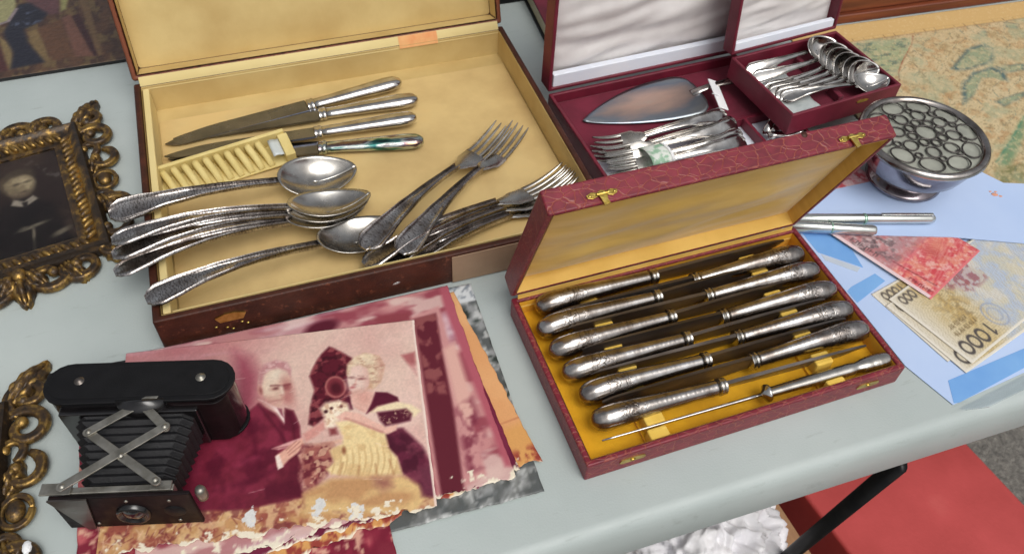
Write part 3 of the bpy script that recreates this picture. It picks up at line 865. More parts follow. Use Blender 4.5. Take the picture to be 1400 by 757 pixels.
def make_case_knife(name, label, group=None, hm='case_handle'):
    """pistol handled dessert knife, blade upright (its plane is the local xz plane)"""
    t = thing(name, label, 'knife', group=group)
    # (x, centre z, half height, half width)
    tab = [(0.0, -0.0010, 0.0014, 0.0014), (0.0012, -0.0012, 0.0040, 0.0036), (0.004, -0.0014, 0.0064, 0.0056), (0.010, -0.0012, 0.0082, 0.0070), (0.018, -0.0004, 0.0086, 0.0072),
           (0.030, 0.0006, 0.0079, 0.0066), (0.045, 0.0010, 0.0069, 0.0058), (0.062, 0.0009, 0.0061, 0.0052), (0.080, 0.0006, 0.0056, 0.0048), (0.096, 0.0002, 0.0053, 0.0046), (0.104, 0.0, 0.0052, 0.0046)]
    def at_(x):
        for a, b_ in zip(tab, tab[1:]):
            if x <= b_[0]:
                u = (x - a[0]) / (b_[0] - a[0]); return [p + (q - p) * u for p, q in zip(a, b_)]
        return tab[-1]
    rings = []
    xs = [0, 0.0008, 0.002, 0.004] + [0.0065 + 0.0015 * i for i in range(65)]
    for x in xs:
        _, zc, hh, hw = at_(x)
        ring_ = []
        for k in range(28):
            a = 2 * PI * k / 28
            # shell and scroll relief near the end, fading along the grip
            rel = 0.0
            if x > 0.0015:
                fade = math.exp(-((x - 0.026) / 0.020) ** 2) * (0.35 + 0.65 * abs(math.sin(a)) ** 0.5)
                nz = mnoise.noise(Vector((x * 330 + 1.5 * math.sin(2 * a), 3.4 * math.cos(a), 3.4 * math.sin(a)))) + 0.7 * mnoise.noise(Vector((x * 620, 6 * math.cos(a), 6 * math.sin(a))))
                rel = 0.00016 * fade * max(-0.7, min(0.7, nz * 2.4))
                rel += 0.00026 * math.cos(9 * a) * math.exp(-((x - 0.006) / 0.005) ** 2)
                rel += 0.00012 * math.cos(x * 2600) * (1 if x > 0.05 and abs(math.cos(a)) < 0.3 else 0)
            ring_.append((x, (hw + rel) * math.cos(a), zc + (hh + rel) * math.sin(a)))
        rings.append(ring_)
    MB().loft(rings).build('handle', MT[hm], t)
    fr = [(0.1035, 0.0050), (0.1042, 0.0062), (0.1058, 0.0062), (0.1066, 0.0052), (0.1075, 0.0059), (0.1092, 0.0059), (0.1100, 0.0040)]
    MB().loft([[(x, 0.86 * w * math.cos(2 * PI * k / 18), w * math.sin(2 * PI * k / 18)) for k in range(18)] for x, w in fr]).build('collar', MT['silver'], t, angle=40)
    rings = []
    for i in range(23):
        u = i / 22; x = 0.1095 + 0.1250 * u
        zt = 0.0052 + 0.0006 * math.sin(u * PI) + 0.001 * u
        zb = -0.0058 - 0.0022 * math.sin(min(u * 1.3, 1) * PI * 0.7) + (0.0105 * max(0, (u - 0.72) / 0.28) ** 2.2)
        zt -= 0.0016 * max(0, (u - 0.9) / 0.1) ** 2
        if i == 22: zb = zt - 0.0015
        th = 0.00115 * (1 - 0.45 * u)
        rings.append([(x, -th, zt), (x, th, zt), (x, th * 0.9, (zt * 2 + zb) / 3), (x, 0.00012, zb), (x, -0.00012, zb), (x, -th * 0.9, (zt * 2 + zb) / 3)])
    MB().loft(rings).build('blade', MT['steel_dark'], t, angle=35)
    for ch_ in t.children: ch_.scale = (1, 1.3, 1.22)
    return t

def to_world(fr, p):
    c, s = math.cos(fr[2]), math.sin(fr[2])
    return Vector((fr[0] + c * p[0] - s * p[1], fr[1] + s * p[0] + c * p[1], p[2]))

# ---- twelve knives of the front case: six point right, six point left
LY = [(-0.1185, 0.0660), (-0.1255, 0.0440), (-0.1240, 0.0212), (-0.1220, -0.0012), (-0.1175, -0.0234), (-0.1175, -0.0468)]
RY = [(0.1262, 0.0515), (0.1285, 0.0308), (0.1300, 0.0078), (0.1305, -0.0150), (0.1308, -0.0364), (0.1302, -0.0672)]
LL = ['silver knife nearest the satin lid in the red case, handle towards the photographs',
      'silver knife second from the satin lid in the red case, handle towards the photographs',
      'silver knife third from the satin lid in the red case, handle towards the photographs',
      'silver knife fourth from the satin lid in the red case, handle towards the photographs',
      'silver knife fifth from the satin lid in the red case, handle towards the photographs',
      'silver knife with bright rounded handle, farthest from the satin lid, beside the slim one']
RL_ = ['reversed silver knife nearest the satin lid, ornate handle towards the banknotes',
       'reversed silver knife second from the satin lid, ornate handle towards the banknotes',
       'reversed silver knife third from the satin lid, ornate handle towards the banknotes',
       'reversed silver knife fourth from the satin lid, ornate handle towards the banknotes',
       'reversed silver knife fifth from the satin lid, broad ornate handle towards the banknotes']
kn0 = make_case_knife('dessert_knife', LL[0], 'knives in the red crocodile case')
for i, (x, y) in enumerate(LY):
    k = kn0 if i == 0 else copy_thing(kn0, LL[i])
    dy = [0.001, 0.0015, 0.002, 0.0005, -0.0005, -0.002][i]
    aim(k, to_world(KC, (x, y, 0.0205)), to_world(KC, (x + 0.11, y + dy, 0.0185)), R([4, -6, 3, 8, -3, 14][i]))
for i, (x, y) in enumerate(RY[:5]):
    k = copy_thing(kn0, RL_[i])
    aim(k, to_world(KC, (x, y, 0.0200)), to_world(KC, (x - 0.107, y + [0.0006, 0.0028, 0.0024, 0.0030, 0.0006][i], 0.0185)), R([5, -4, 8, -8, 4][i]))

# the thin skewer-like steel in front
st_ = thing('sharpening_steel', 'slim knife with long thin bright blade along the front wall of the red case', 'knife', group='knives in the red crocodile case')
tab = [(0, 0.002), (0.002, 0.0050), (0.006, 0.0062), (0.014, 0.0066), (0.024, 0.0060), (0.034, 0.0044), (0.040, 0.0050), (0.07, 0.0047), (0.10, 0.0042), (0.112, 0.0040)]
rings = []
for i in range(70):
    x = 0.112 * i / 69; w = lerp_prof(tab, x)
    rings.append([(x, (w + 0.00035 * math.sin(x * 1400 + 2 * math.sin(2 * PI * k / 18)) * math.exp(-((x - 0.016) / 0.014) ** 2)) * math.cos(2 * PI * k / 18), 0.85 * w * math.sin(2 * PI * k / 18)) for k in range(18)])
MB().loft(rings).build('handle', MT['silver'], st_)
MB().loft([[(x, w * math.cos(2 * PI * k / 16), w * math.sin(2 * PI * k / 16)) for k in range(16)] for x, w in [(0.111, 0.0040), (0.1125, 0.0068), (0.1145, 0.0070), (0.1165, 0.0040), (0.119, 0.0020)]]).build('collar', MT['silver_bright'], st_)
MB().tube([(0.118 + 0.132 * i / 12, 0, 0) for i in range(13)], [0.0016 - 0.0009 * i / 12 for i in range(13)], 10).build('blade', MT['silver_bright'], st_)
aim(st_, (0.3042, 0.3946, 0.0155), (0.2027, 0.3549, 0.0165))

# ---- loose cutlery in the brown canteen
GK = 'table knives in the brown canteen'
k1 = make_table_knife('table_knife', 'table knife with dark reflecting blade, farthest from the spoons', GK)
aim(k1, (-0.1282, 0.7188, 0.015), (-0.2227, 0.6688, 0.0125))
k2 = copy_thing(k1, 'table knife whose blade mirrors the yellow lining, second from the canteen back')
aim(k2, (-0.1072, 0.6907, 0.015), (-0.2085, 0.6571, 0.0125))
k3 = copy_thing(k1, 'table knife with mottled silver handle lying above the green tinged one')
aim(k3, (-0.1049, 0.6591, 0.0165), (-0.2076, 0.6256, 0.015), R(8))
k4 = make_table_knife('table_knife', 'table knife with blue green tarnished handle, blade under the yellow comb rack', GK, mats=('tarnish', 'steel'))
aim(k4, (-0.094, 0.6268, 0.014), (-0.2015, 0.6078, 0.012))
# comb rack
cr = thing('comb_rack', 'loose cream slotted comb rack lying beside the knives and spoons', 'rack')
cr_p0 = Vector((-0.3315, 0.5365, 0.012)); cr_p1 = Vector((-0.2218, 0.6002, 0.016))
MB().box(0.0, 0.130, 0.0125, 0.0165, -0.005, 0.012).build('back_strip', MT['rack_paper'], cr, bevel=0.0012)
MB().box(0.0, 0.130, -0.0135, 0.0125, -0.005, -0.003).build('base_strip', MT['rack_paper'], cr, bevel=0.0006)
tooth = MB()
tr_ = []
for i in range(9):
    a = PI * i / 8
    y = 0.0125 - 0.025 * i / 8
    z = -0.003 + 0.011 * math.sin(PI * (0.5 + 0.5 * i / 8)) ** 0.8 if i < 8 else -0.003
    tr_.append([(-0.0028, y, -0.003), (0.0028, y, -0.003), (0.0030, y, z), (0.0014, y, z + 0.0014), (-0.0014, y, z + 0.0014), (-0.0030, y, z)])
tt = tooth.loft(tr_).build('tooth', MT['rack_paper'], cr)
for k in range(11):
    o = tt if k == 0 else inst(tt, cr)
    o.location = (0.008 + 0.0098 * k, 0, 0); o.rotation_euler = (0, 0, R(14))
MB().box(0.1225, 0.132, -0.0150, 0.0125, -0.004, 0.0095).build('end_block', MT['rack_paper'], cr, bevel=0.0012)
MB().grid(lambda u, v: (0.112 + 0.010 * u, -0.012 + 0.020 * v, 0.0095 + 0.001 * math.sin(u * 5)), 4, 4).build('torn_paper', MT['tissue'], cr, solid=0.0004)
aim(cr, cr_p0, cr_p1, R(10))

GS = 'table spoons in the brown canteen'
s1 = make_spoon('table_spoon', 'topmost silver spoon with broad bowl turned up beside the comb rack', 0.214, group=GS)
aim(s1, (-0.3384, 0.4768, 0.0425), (-0.1483, 0.5797, 0.0175), R(14))
lab = ['silver spoon on top of the stack of three spoons', 'middle silver spoon of the stack of three spoons', 'bottom silver spoon of the stack of three spoons']
for k, (a, b_) in enumerate([((-0.3221, 0.4422, 0.0485), (-0.1334, 0.5341, 0.026)), ((-0.3185, 0.4302, 0.0445), (-0.1357, 0.533, 0.0215)), ((-0.3128, 0.4156, 0.0405), (-0.1393, 0.5327, 0.017))]):
    o = copy_thing(s1, lab[k]); aim(o, a, b_, R([-12, -12, -12][k]))
o = copy_thing(s1, 'single silver spoon with handle over the front corner of the canteen, bowl under a fork')
aim(o, (-0.2791, 0.3897, 0.0415), (-0.1084, 0.5096, 0.0175), R(-2))

GF = 'table forks in the brown canteen'
f1 = make_fork('table_fork', 'upper silver fork of the crossed pair, its handle end on a spoon bowl', 0.214, group=GF)
aim(f1, (-0.1247, 0.4639, 0.033), (-0.011, 0.6587, 0.018), R(4))
o = copy_thing(f1, 'second silver fork fanned out from under the upper one, handle over the front wall lining')
aim(o, (-0.094, 0.4647, 0.0285), (0.0002, 0.6584, 0.0135), R(6))
lab = ['silver fork on top of the low pile beside the red case lid', 'silver fork in the middle of the low pile beside the red case lid', 'lowest silver fork of the pile beside the red case lid']
for k, (a, b_) in enumerate([((-0.0893, 0.4825, 0.0215), (0.0461, 0.5837, 0.025)), ((-0.0795, 0.478, 0.018), (0.0513, 0.582, 0.0205)), ((-0.0654, 0.4797, 0.0145), (0.0565, 0.5787, 0.0165))]):
    o = copy_thing(f1, lab[k])
    a = Vector(a); b_ = Vector(b_); a = b_ + (a - b_).normalized() * 0.213
    aim(o, a, b_, R([-10, -8, -6][k]))

# ---- cake server and what lies with it
sv = thing('cake_server', 'heat tinted silver cake server lying in the wide burgundy case', 'cake server')
def srv(u, v):
    x = 0.134 * u
    hw = 0.0330 * (math.sin(min(u / 0.80, 1) * PI / 2) ** 0.8) * (1 if u < 0.86 else math.sqrt(max(0.0, 1 - ((u - 0.86) / 0.14) ** 2)) * 0.55 + 0.45)
    y = (v - 0.5) * 2 * hw
    return (x, y + 0.003 * math.sin(u * PI), 0.0012 * (1 - (2 * v - 1) ** 2) + 0.004 * u * u)
MB().grid(srv, 40, 14).build('blade', MT['tinted'], sv, solid=0.0011)
MB().tube([(0.124, 0, 0.004), (0.134, 0, 0.007), (0.150, 0, 0.0095), (0.168, 0, 0.0095), (0.20, 0, 0.0085), (0.225, 0, 0.008)], [0.0040, 0.0032, 0.0030, 0.0034, 0.0050, 0.0055], 12, sx=1.4, sz=0.7).build('handle', MT['silver_dark'], sv)
aim(sv, (0.0629, 0.6716, 0.013), (0.2018, 0.7313, 0.0145))
tg = thing('price_tag', 'small white paper tag tied to the neck of the cake server', 'tag', (0.2024, 0.7142, 0.0235), R(112))
MB().box(-0.0215, 0.0215, -0.0062, 0.0062, 0, 0.0016).build('card', MT['tag'], tg, bevel=0.002)
MB().tube([(-0.004, 0, 0.0012), (-0.004, 0.004, 0.003), (-0.002, 0.009, 0.001)], 0.0005, 6).build('string', MT['tag'], tg)
tg.rotation_euler = (R(24), R(-6), R(101))

GP = 'pastry forks in the wide burgundy case'
pf = make_fork('pastry_fork', 'outermost pastry fork of the banded bundle, by the divider of the burgundy case', 0.149, 0.96, group=GP, mats=('silver_bright', 'silver'))
PW = [((0.21, 0.6812, 0.0215), (0.0995, 0.6348, 0.0215)), ((0.2183, 0.6692, 0.0205), (0.0903, 0.6125, 0.0195)), ((0.2126, 0.663, 0.0195), (0.094, 0.6243, 0.017)), ((0.2232, 0.6556, 0.017), (0.0907, 0.606, 0.015)), ((0.2258, 0.6504, 0.015), (0.0906, 0.5978, 0.013))]
pl_lab = ['outermost pastry fork of the banded bundle, next to the cake server', 'second pastry fork of the banded bundle from the cake server', 'middle pastry fork of the banded bundle in the burgundy case', 'fourth pastry fork of the banded bundle from the cake server', 'last pastry fork of the banded bundle, tucked behind the red lid']
for k, (a, b_) in enumerate(PW):
    o = pf if k == 0 else copy_thing(pf)
    o['label'] = pl_lab[k]
    aim(o, a, b_, R([-20, -34, -12, -40, -25][k]))
bd = thing('paper_band', 'green and white paper band wrapped round the pastry forks', 'paper band')
aim(bd, (0.1301, 0.6194, 0.0165), (0.1499, 0.6276, 0.0165), R(-20))
def bandf(u, v):
    a = PI * (0.02 + 0.96 * v)
    return (-0.010 + 0.024 * u, 0.019 * math.cos(a), 0.010 * math.sin(a) - 0.001)
MB().grid(bandf, 4, 14).build('band', MT['band'], bd, solid=0.0004)
MB().grid(lambda u, v: bandf(0.86 + 0.12 * u, v)[:2] + (bandf(0.9, v)[2] + 0.0006,), 2, 14).build('white_stripe', MT['tag'], bd, solid=0.0004)
# a few small handles in the right compartment
lab = ['upright small silver handle leaning beside the divider under the spoon case', 'second small silver handle leaning beside the divider under the spoon case', 'curved small silver handle lying towards the spoon case shadow']
for k, (a, b_) in enumerate([((0.2477, 0.6684, 0.012), (0.2576, 0.6865, 0.03)), ((0.2532, 0.6649, 0.0115), (0.2639, 0.68, 0.03)), ((0.2489, 0.6626, 0.015), (0.2835, 0.6664, 0.02))]):
    o = thing('small_handle', lab[k], 'cutlery handle', group='small handles in the burgundy case')
    L_ = (Vector(b_) - Vector(a)).length
    MB().tube([(L_ * i / 8, 0, 0.0018 * math.sin(i)) for i in range(9)], [0.0028 - 0.0008 * i / 8 for i in range(9)], 10, sx=1.5, sz=0.8).build('shaft', MT['silver_bright'], o)
    MB().ellipsoid((L_, 0, 0), 0.004, 0.0038, 0.0016).build('end', MT['silver_bright'], o)
    aim(o, a, b_)

# ---- coffee spoons in the small case
GC = 'coffee spoons in the small burgundy case'
c0 = make_spoon('coffee_spoon', 'x', 0.118, 0.62, group=GC, mats=('silver_bright', 'silver_bright'))
cs = [((0.2277, 0.7201, 0.05), (0.3271, 0.7766, 0.052)), ((0.2326, 0.7107, 0.049), (0.3324, 0.7595, 0.053)), ((0.242, 0.695, 0.046), (0.3395, 0.7536, 0.053)), ((0.247, 0.692, 0.045), (0.3466, 0.7466, 0.052)), ((0.2543, 0.6904, 0.044), (0.3522, 0.7395, 0.051)), ((0.2587, 0.6885, 0.043), (0.358, 0.7339, 0.05)), ((0.2611, 0.6874, 0.044), (0.3733, 0.7236, 0.0485))]
cl_ = ['coffee spoon at the hinge side of the small case, bowl in shadow', 'second coffee spoon from the hinge of the small case', 'third coffee spoon from the hinge of the small case', 'fourth coffee spoon from the hinge of the small case', 'fifth coffee spoon from the hinge of the small case', 'sixth coffee spoon from the hinge of the small case, nested behind the pale bowl', 'coffee spoon with pale upturned bowl at the clasp side of the small case']
for k, (a, b_) in enumerate(cs):
    o = c0 if k == 0 else copy_thing(c0)
    o['label'] = cl_[k]
    aim(o, a, b_, R([35, 52, 55, 55, 55, 52, 12][k]))
ts = MB().grid(lambda u, v: ((u - .5) * 0.040, (v - .5) * 0.084, 0.0012 * fnoise(u * 5, v * 9) + 0.0008), 20, 30).build('silver_sleeve', MT['tissue'], solid=0.0005)
ts.location = to_world(EC, (-0.040, 0.0, EZ + 0.0118)); ts.rotation_euler = (0, 0, EC[2])
tag(ts, 'crinkled silvery protective film under the coffee spoon handles', 'film')

# ------------------------------------------------------------------ pile of old photographs
def ragged(bottom=0.004, right=0.0015, top=0.0005, left=0.0008, seed=0, freq=90):
    def fn(U, V, X, Y):
        rg = Ink(X * 1000, Y * 1000, (0, 0, 0))
        n1 = rg.field(9, seed, 4); n2 = rg.field(8, seed + 5, 4)
        X2 = X + (n1 - 0.5) * 2 * (right * U ** 30 + left * (1 - U) ** 30) - right * 0.3 * U ** 30
        Y2 = Y + (n2 - 0.35) * 2.2 * bottom * (1 - V) ** 14 + (n2 - 0.5) * top * V ** 30
        return X2, Y2
    return fn

def warp(ax, ay, lift=0.002, seed=0.0):
    def fn(X, Y):
        return lift * (np.sin(X * ax + seed) * 0.5 + np.sin(Y * ay + 1.7 * seed + X * 9) * 0.5 + 1) * 0.5
    return fn

def edge_wear(k, w, h, seed, col=(236, 226, 204), band=4.5, thr=0.66):
    d = np.minimum.reduce([k.Y + h * 500])   # distance from the lower border
    f = k.field(7, seed, 4)
    a = np.clip((f - thr + np.clip(1 - d / band, 0, 1) * 0.32) / 0.06, 0, 1) * (d < band * 2.5)
    k._mix(a, col)

def paint_still(k):
    # sepia and magenta: everything in this print has faded to reds
    k.c[:] = (222, 190, 174)
    k._mix(np.clip((-k.X + 5) / 70, 0, 1) * 0.75, (190, 116, 120))
    k._mix(np.clip((k.Y - 55) / 25, 0, 1) * np.clip((20 - k.X) / 60, 0, 1) * 0.5, (178, 90, 104))
    k.blot((208, 150, 144), 30, 0.5, 0.2, 3, 0.45)
    k.poly(((-30.1, 72.9), (-17.6, 64.3), (-10.2, 48), (-10.5, 20.8), (-17.8, 11.9), (-27.1, -4.3)), (166, 76, 94), 7)
    k.blot((206, 150, 158), 12, 0.58, 0.1, 8, 0.6, mask=np.clip((k.Y - 48) / 16, 0, 1) * np.clip((10 - k.X) / 30, 0, 1), sx=0.3)
    k.poly(((97.7, 49.3), (108.7, 51), (108.2, 27.9)), (176, 96, 98), 1.6)
    k.blot((236, 200, 188), 24, 0.55, 0.15, 9, 0.6, mask=np.clip((k.X - 40) / 30, 0, 1))
    # lower edge of the scene: dry grass and ochre earth
    k.poly(((-134.7, -22.4), (-72.3, -35.7), (-25.1, -53.6), (4.3, -61.7), (26.1, -55.7), (62.5, -57), (91.5, -57.1), (107, -64), (111, -85.5), (103.5, -123.2), (-124.7, -86.3)), (202, 150, 96), 5)
    low = np.clip((-k.Y - 50) / 12, 0, 1)
    k.blot((148, 60, 58), 11, 0.54, 0.09, 12, 0.75, mask=low); k.blot((226, 188, 136), 7, 0.58, 0.07, 14, 0.75, mask=low); k.blot((112, 34, 46), 6, 0.62, 0.06, 16, 0.6, mask=low)
    # wall clock
    ck = ((42.7, 66.1), (48, 62.4), (60.9, 51.5), (58.4, 44.1), (61, 35), (57, 26.1), (58.6, 16.4), (52.8, 9.1), (44.1, 4.4), (38.1, 2.3), (29.6, -4.3), (25.8, -1.8), (27.8, 15), (30.6, 26.9), (27, 40.2), (30.7, 49.4), (36.3, 59.6))
    k.poly(ck, (96, 20, 38), 1.2)
    ckm = k.inside(ck, 1.6)
    k.blot((162, 74, 78), 4.5, 0.58, 0.07, 21, 0.75, mask=ckm); k.blot((60, 10, 24), 5, 0.58, 0.08, 22, 0.7, mask=ckm)
    k.ell((46.3, 27.5), 7, 9, (128, 42, 54), 12, 1.2); k.ring((46.3, 27.5), 7.2, 9.2, 1.3, (182, 102, 98), 12, 0.8); k.ell((46.6, 26.2), 4, 5.5, (82, 18, 32), 12, 1.5)
    # the man's suit with lapels and folds
    suit = ((-92.5, -18.3), (-67.1, -5.7), (-46.6, -1.3), (-27.3, 1.5), (-18.7, 14), (-10.5, 21.8), (-6.3, 18.1), (2.2, 10.8), (8, 0.4), (8.9, 14.2), (14.7, 11.3), (19.1, -2.7), (20.3, -15.5), (22.1, -28.9), (19.2, -43), (20.8, -59.2), (4.3, -61), (-15.7, -62.3), (-88.6, -53.7))
    k.poly(suit, (112, 28, 48), 1.2)
    sm_ = k.inside(suit, 1.5)
    k._mix(sm_ * np.clip((-k.X - 8) / 50, 0, 1) * 0.6, (146, 34, 62))
    k.blot((152, 42, 72), 15, 0.54, 0.12, 24, 0.6, mask=sm_); k.blot((84, 12, 36), 13, 0.55, 0.12, 25, 0.65, mask=sm_)
    k.line(((-10, 20.7), (-2.8, 7.6), (6.4, -7.5), (9.7, -17.6)), 1.8, (86, 12, 36), 1.4, 0.8); k.line(((-17.7, 7.9), (-13.3, -4.5), (-11.3, -20), (-8.6, -31.4)), 2.4, (88, 12, 38), 2.2, 0.7)
    k.line(((-25.6, -43.1), (-14.7, -41.3), (-3.8, -37.6), (4.1, -33.4)), 3.0, (92, 14, 40), 2.6, 0.7); k.line(((-24.5, -28.9), (-16.7, -24.7), (-10.4, -23.8)), 2.0, (164, 52, 84), 2.4, 0.6)
    k.line(((11.4, 9.4), (14.7, -1), (15.8, -12.8)), 1.4, (84, 12, 34), 1.2, 0.8)
    # collar, tie
    k.poly(((-11, 25.4), (-6.3, 21.6), (-0.4, 16), (3.5, 11), (8.5, 1.5), (7.9, 8.9), (6.2, 13.8), (3.1, 15.9), (-4.7, 22)), (240, 214, 208), 0.6)
    k.poly(((3.1, 15.5), (6.5, 14.2), (7.9, 6.3), (5.9, 9)), (150, 76, 90), 0.7)
    # head: cheek in light, shaded far side
    fc = ((-11.1, 39.6), (-10.2, 46.9), (-5.8, 51.6), (2.9, 52.9), (10.6, 48.7), (13, 41.9), (12.4, 33.9), (10.5, 25.8), (7.5, 19.3), (3.8, 16.6), (-0.6, 18.5), (-5, 24.5), (-9.2, 30.9), (-10.7, 35.7))
    k.poly(fc, (220, 184, 162), 1.0)
    fm = k.inside(fc, 1.5)
    k._mix(fm * np.exp(-((k.X - -3.2) / 6) ** 2 - ((k.Y - 35.2) / 8) ** 2) * 0.8, (226, 206, 182))
    k.ell((3.6, 45.9), 9, 6, (226, 208, 186), 10, 3.0, 0.9)
    k.ell((10.9, 31), 4, 12, (186, 116, 110), 12, 3.0, 0.8); k.ell((-3, 21.7), 8, 4, (186, 120, 114), -20, 3.0, 0.6)
    k.poly(((-11.3, 40.4), (-11, 50.2), (-6.4, 57.2), (1.8, 59.4), (9.9, 56.2), (13.5, 49.1), (12.8, 41.9), (10.2, 47.5), (3.6, 51.5), (-3, 50.8), (-6.8, 46.6), (-8.3, 39.1), (-9.6, 33.9)), (192, 132, 134), 1.3)
    k.blot((224, 184, 180), 2.5, 0.55, 0.08, 27, 0.7, mask=k.inside(((-10.8, 41.6), (-10.3, 50.1), (-5.9, 56.9), (1.8, 59.2), (9.9, 56.2), (13, 48.8), (3.6, 51.5), (-6.8, 46.6)), 1.5), sx=0.5)
    k.ell((1.7, 33), 3.6, 1.8, (176, 118, 108), 4, 1.3, 0.8); k.ell((2, 32.9), 1.7, 1.0, (112, 62, 62), 4, 0.8, 0.9)
    k.ell((9.9, 33), 3.2, 3.0, (158, 84, 84), 10, 1.6, 0.9); k.ell((10.2, 23.4), 3.4, 5.0, (182, 108, 104), 10, 2.2, 0.7)
    k.line(((-1.8, 36), (2.7, 35.8), (6.1, 34.6)), 1.3, (128, 74, 72), 0.9, 0.9); k.line(((7.8, 34.6), (12.3, 35.2)), 1.6, (130, 60, 64), 0.9, 0.9)
    k.line(((5.9, 33.6), (7, 27.2)), 2.2, (230, 206, 186), 1.2, 0.9); k.ell((6.3, 26.5), 1.8, 0.7, (186, 128, 118), 6, 0.8, 0.7)
    k.ell((3.1, 22), 3.6, 0.6, (170, 104, 98), 4, 0.7, 0.8); k.ell((2.4, 20.5), 4.0, 1.4, (214, 160, 150), 4, 1.2, 0.6)
    k.ell((-9.4, 32.6), 2.0, 4.6, (200, 138, 128), 12, 1.0); k.ell((-9.2, 32.6), 0.9, 2.6, (150, 84, 82), 12, 0.8)
    # hands, paper, cuff
    k.poly(((-0.5, -18.3), (10.5, -14.9), (20.4, -12.4), (22.3, -14.6), (17.8, -17.7), (4.4, -20)), (220, 158, 156), 0.7); k.line(((-0, -18.7), (17.8, -17.7)), 0.7, (160, 84, 90), 0.5)
    hd = ((2.5, -24.3), (7.6, -21), (14.1, -16), (21, -13.3), (22.6, -18.1), (18, -24.5), (11.5, -29.1), (6.7, -34.2), (3.5, -33.3))
    k.poly(hd, (230, 172, 150), 0.9)
    for a0, a1 in (((10.8, -23.4), (19.3, -15.7)), ((11.5, -25.4), (20.6, -18.5)), ((9.9, -21), (16.7, -14.9))):
        k.line([a0, a1], 0.7, (176, 104, 96), 0.6, 0.8)
    k.poly(((2.1, -25), (4.7, -23.6), (7.8, -34), (4.1, -35.8)), (242, 220, 208), 0.7)
    k.poly(((21.4, -9.9), (30.4, -4.4), (37.5, -0.6), (38.7, -6.7), (30.2, -13.2), (23.6, -16.9)), (214, 146, 136), 1.4); k.poly(((17.8, -26.4), (26.8, -20.3), (48.6, -17.9), (49.1, -21.1), (34.9, -23), (23.4, -29.1), (20.1, -33.2)), (226, 176, 152), 1.1)
    # plants and chair between the two
    fo = ((21.3, -19.4), (41.5, -21), (44.5, -28.7), (40.9, -39.2), (35.9, -45.7), (27.7, -55), (21.5, -52.3), (19.2, -43))
    k.poly(fo, (168, 92, 84), 2.5); fom = k.inside(fo, 3)
    k.blot((104, 26, 42), 6, 0.5, 0.08, 41, 0.85, mask=fom); k.blot((220, 172, 140), 4.5, 0.6, 0.06, 42, 0.8, mask=fom)
    # the woman: dark dress, bare neck
    k.poly(((53.1, 15.6), (56.6, 18.4), (58.1, 5.8), (54.6, 4)), (92, 20, 46), 1.0)
    k.poly(((56.7, 18.8), (64.5, 20.7), (75, 18.5), (71.9, 8.2), (68, 0.3), (61.1, 5.4), (57.6, 10.4)), (232, 184, 168), 0.9)
    k.ell((66.8, 14.7), 7, 9, (216, 158, 144), 20, 3.0, 0.7); k.line(((59.6, 8.1), (66.1, 3)), 1.2, (206, 146, 134), 1.2, 0.7)
    k.poly(((67.6, 0.3), (71.9, 8.6), (75.7, 18.4), (84.3, 16.7), (91.7, 11.4), (92.5, 7.1), (83.5, 6), (73.2, 1.9)), (92, 18, 44), 0.9)
    dr = ((79.5, -19.6), (86.9, -15.3), (93.9, -16), (105.8, -32.2), (112.1, -50.4), (111.9, -72.2), (99.7, -72), (94.5, -56.7), (89.2, -50.8), (86.9, -39), (81.3, -30.6))
    k.poly(dr, (104, 30, 56), 1.4); drm = k.inside(dr, 2)
    k.blot((142, 66, 84), 9, 0.56, 0.1, 44, 0.6, mask=drm); k.blot((70, 14, 36), 8, 0.56, 0.1, 45, 0.7, mask=drm)
    k.poly(((94.9, -16.6), (103.8, -15.8), (109.9, -35.1), (112.8, -50.5), (106.3, -32.6)), (228, 182, 172), 2.5, 0.8)
    # her hair and face
    hr = ((55.3, 37.2), (55.9, 46.7), (61.5, 52.9), (71, 55.5), (80.1, 51), (84, 42.5), (82.3, 32.7), (78.4, 26.4), (74.2, 22), (72.1, 30.4), (71.2, 40.9), (65, 45.3), (58.9, 44), (56.8, 36.1))
    k.poly(((55.6, 40.2), (58.1, 48.6), (69.2, 55.4), (80.1, 51), (83.4, 40.4), (79.8, 26.8), (73.8, 21.4), (67.3, 23.4), (57.4, 33.4)), (206, 158, 124), 1.8)
    wf = ((55.9, 39.7), (58.3, 45), (65.1, 46.4), (71.1, 42.2), (73.2, 33.2), (71, 24.4), (65.7, 19.5), (60.5, 19), (56.7, 23.8), (55.4, 31.6))
    k.poly(wf, (226, 192, 178), 0.9); wm = k.inside(wf, 1.4)
    k._mix(wm * np.clip((k.X - 66.4) / 6, 0, 1) * 0.6, (206, 150, 138))
    k.ell((59.8, 28.8), 5.5, 7, (232, 206, 192), 0, 3.0, 0.7)
    k.poly(hr, (224, 200, 166), 1.3); hm_ = k.inside(hr, 1.5)
    k._mix(hm_ * np.clip((k.X - 75.2) / 8, 0, 1) * 0.7, (188, 118, 110)); k.blot((172, 118, 100), 3.0, 0.6, 0.07, 31, 0.55, mask=hm_, sx=0.5); k.blot((234, 214, 184), 3.6, 0.58, 0.1, 32, 0.6, mask=hm_)
    k.ell((58.8, 34.1), 2.4, 1.0, (140, 88, 84), -4, 0.8, 0.85); k.ell((65.9, 31.9), 3.0, 1.1, (148, 84, 84), -6, 0.8, 0.85)
    k.line(((63.4, 35.1), (67.9, 34)), 0.8, (176, 120, 112), 0.7, 0.7)
    k.line(((62.2, 32.3), (60.9, 27.8)), 1.0, (214, 158, 144), 1.0, 0.8); k.ell((60.6, 27.4), 1.6, 0.8, (186, 116, 110), 0, 0.7, 0.8)
    k.ell((58.9, 25.1), 2.2, 1.2, (188, 104, 106), 4, 0.8, 0.9); k.ell((61.9, 20.5), 6, 2.2, (206, 150, 136), 10, 1.8, 0.7)
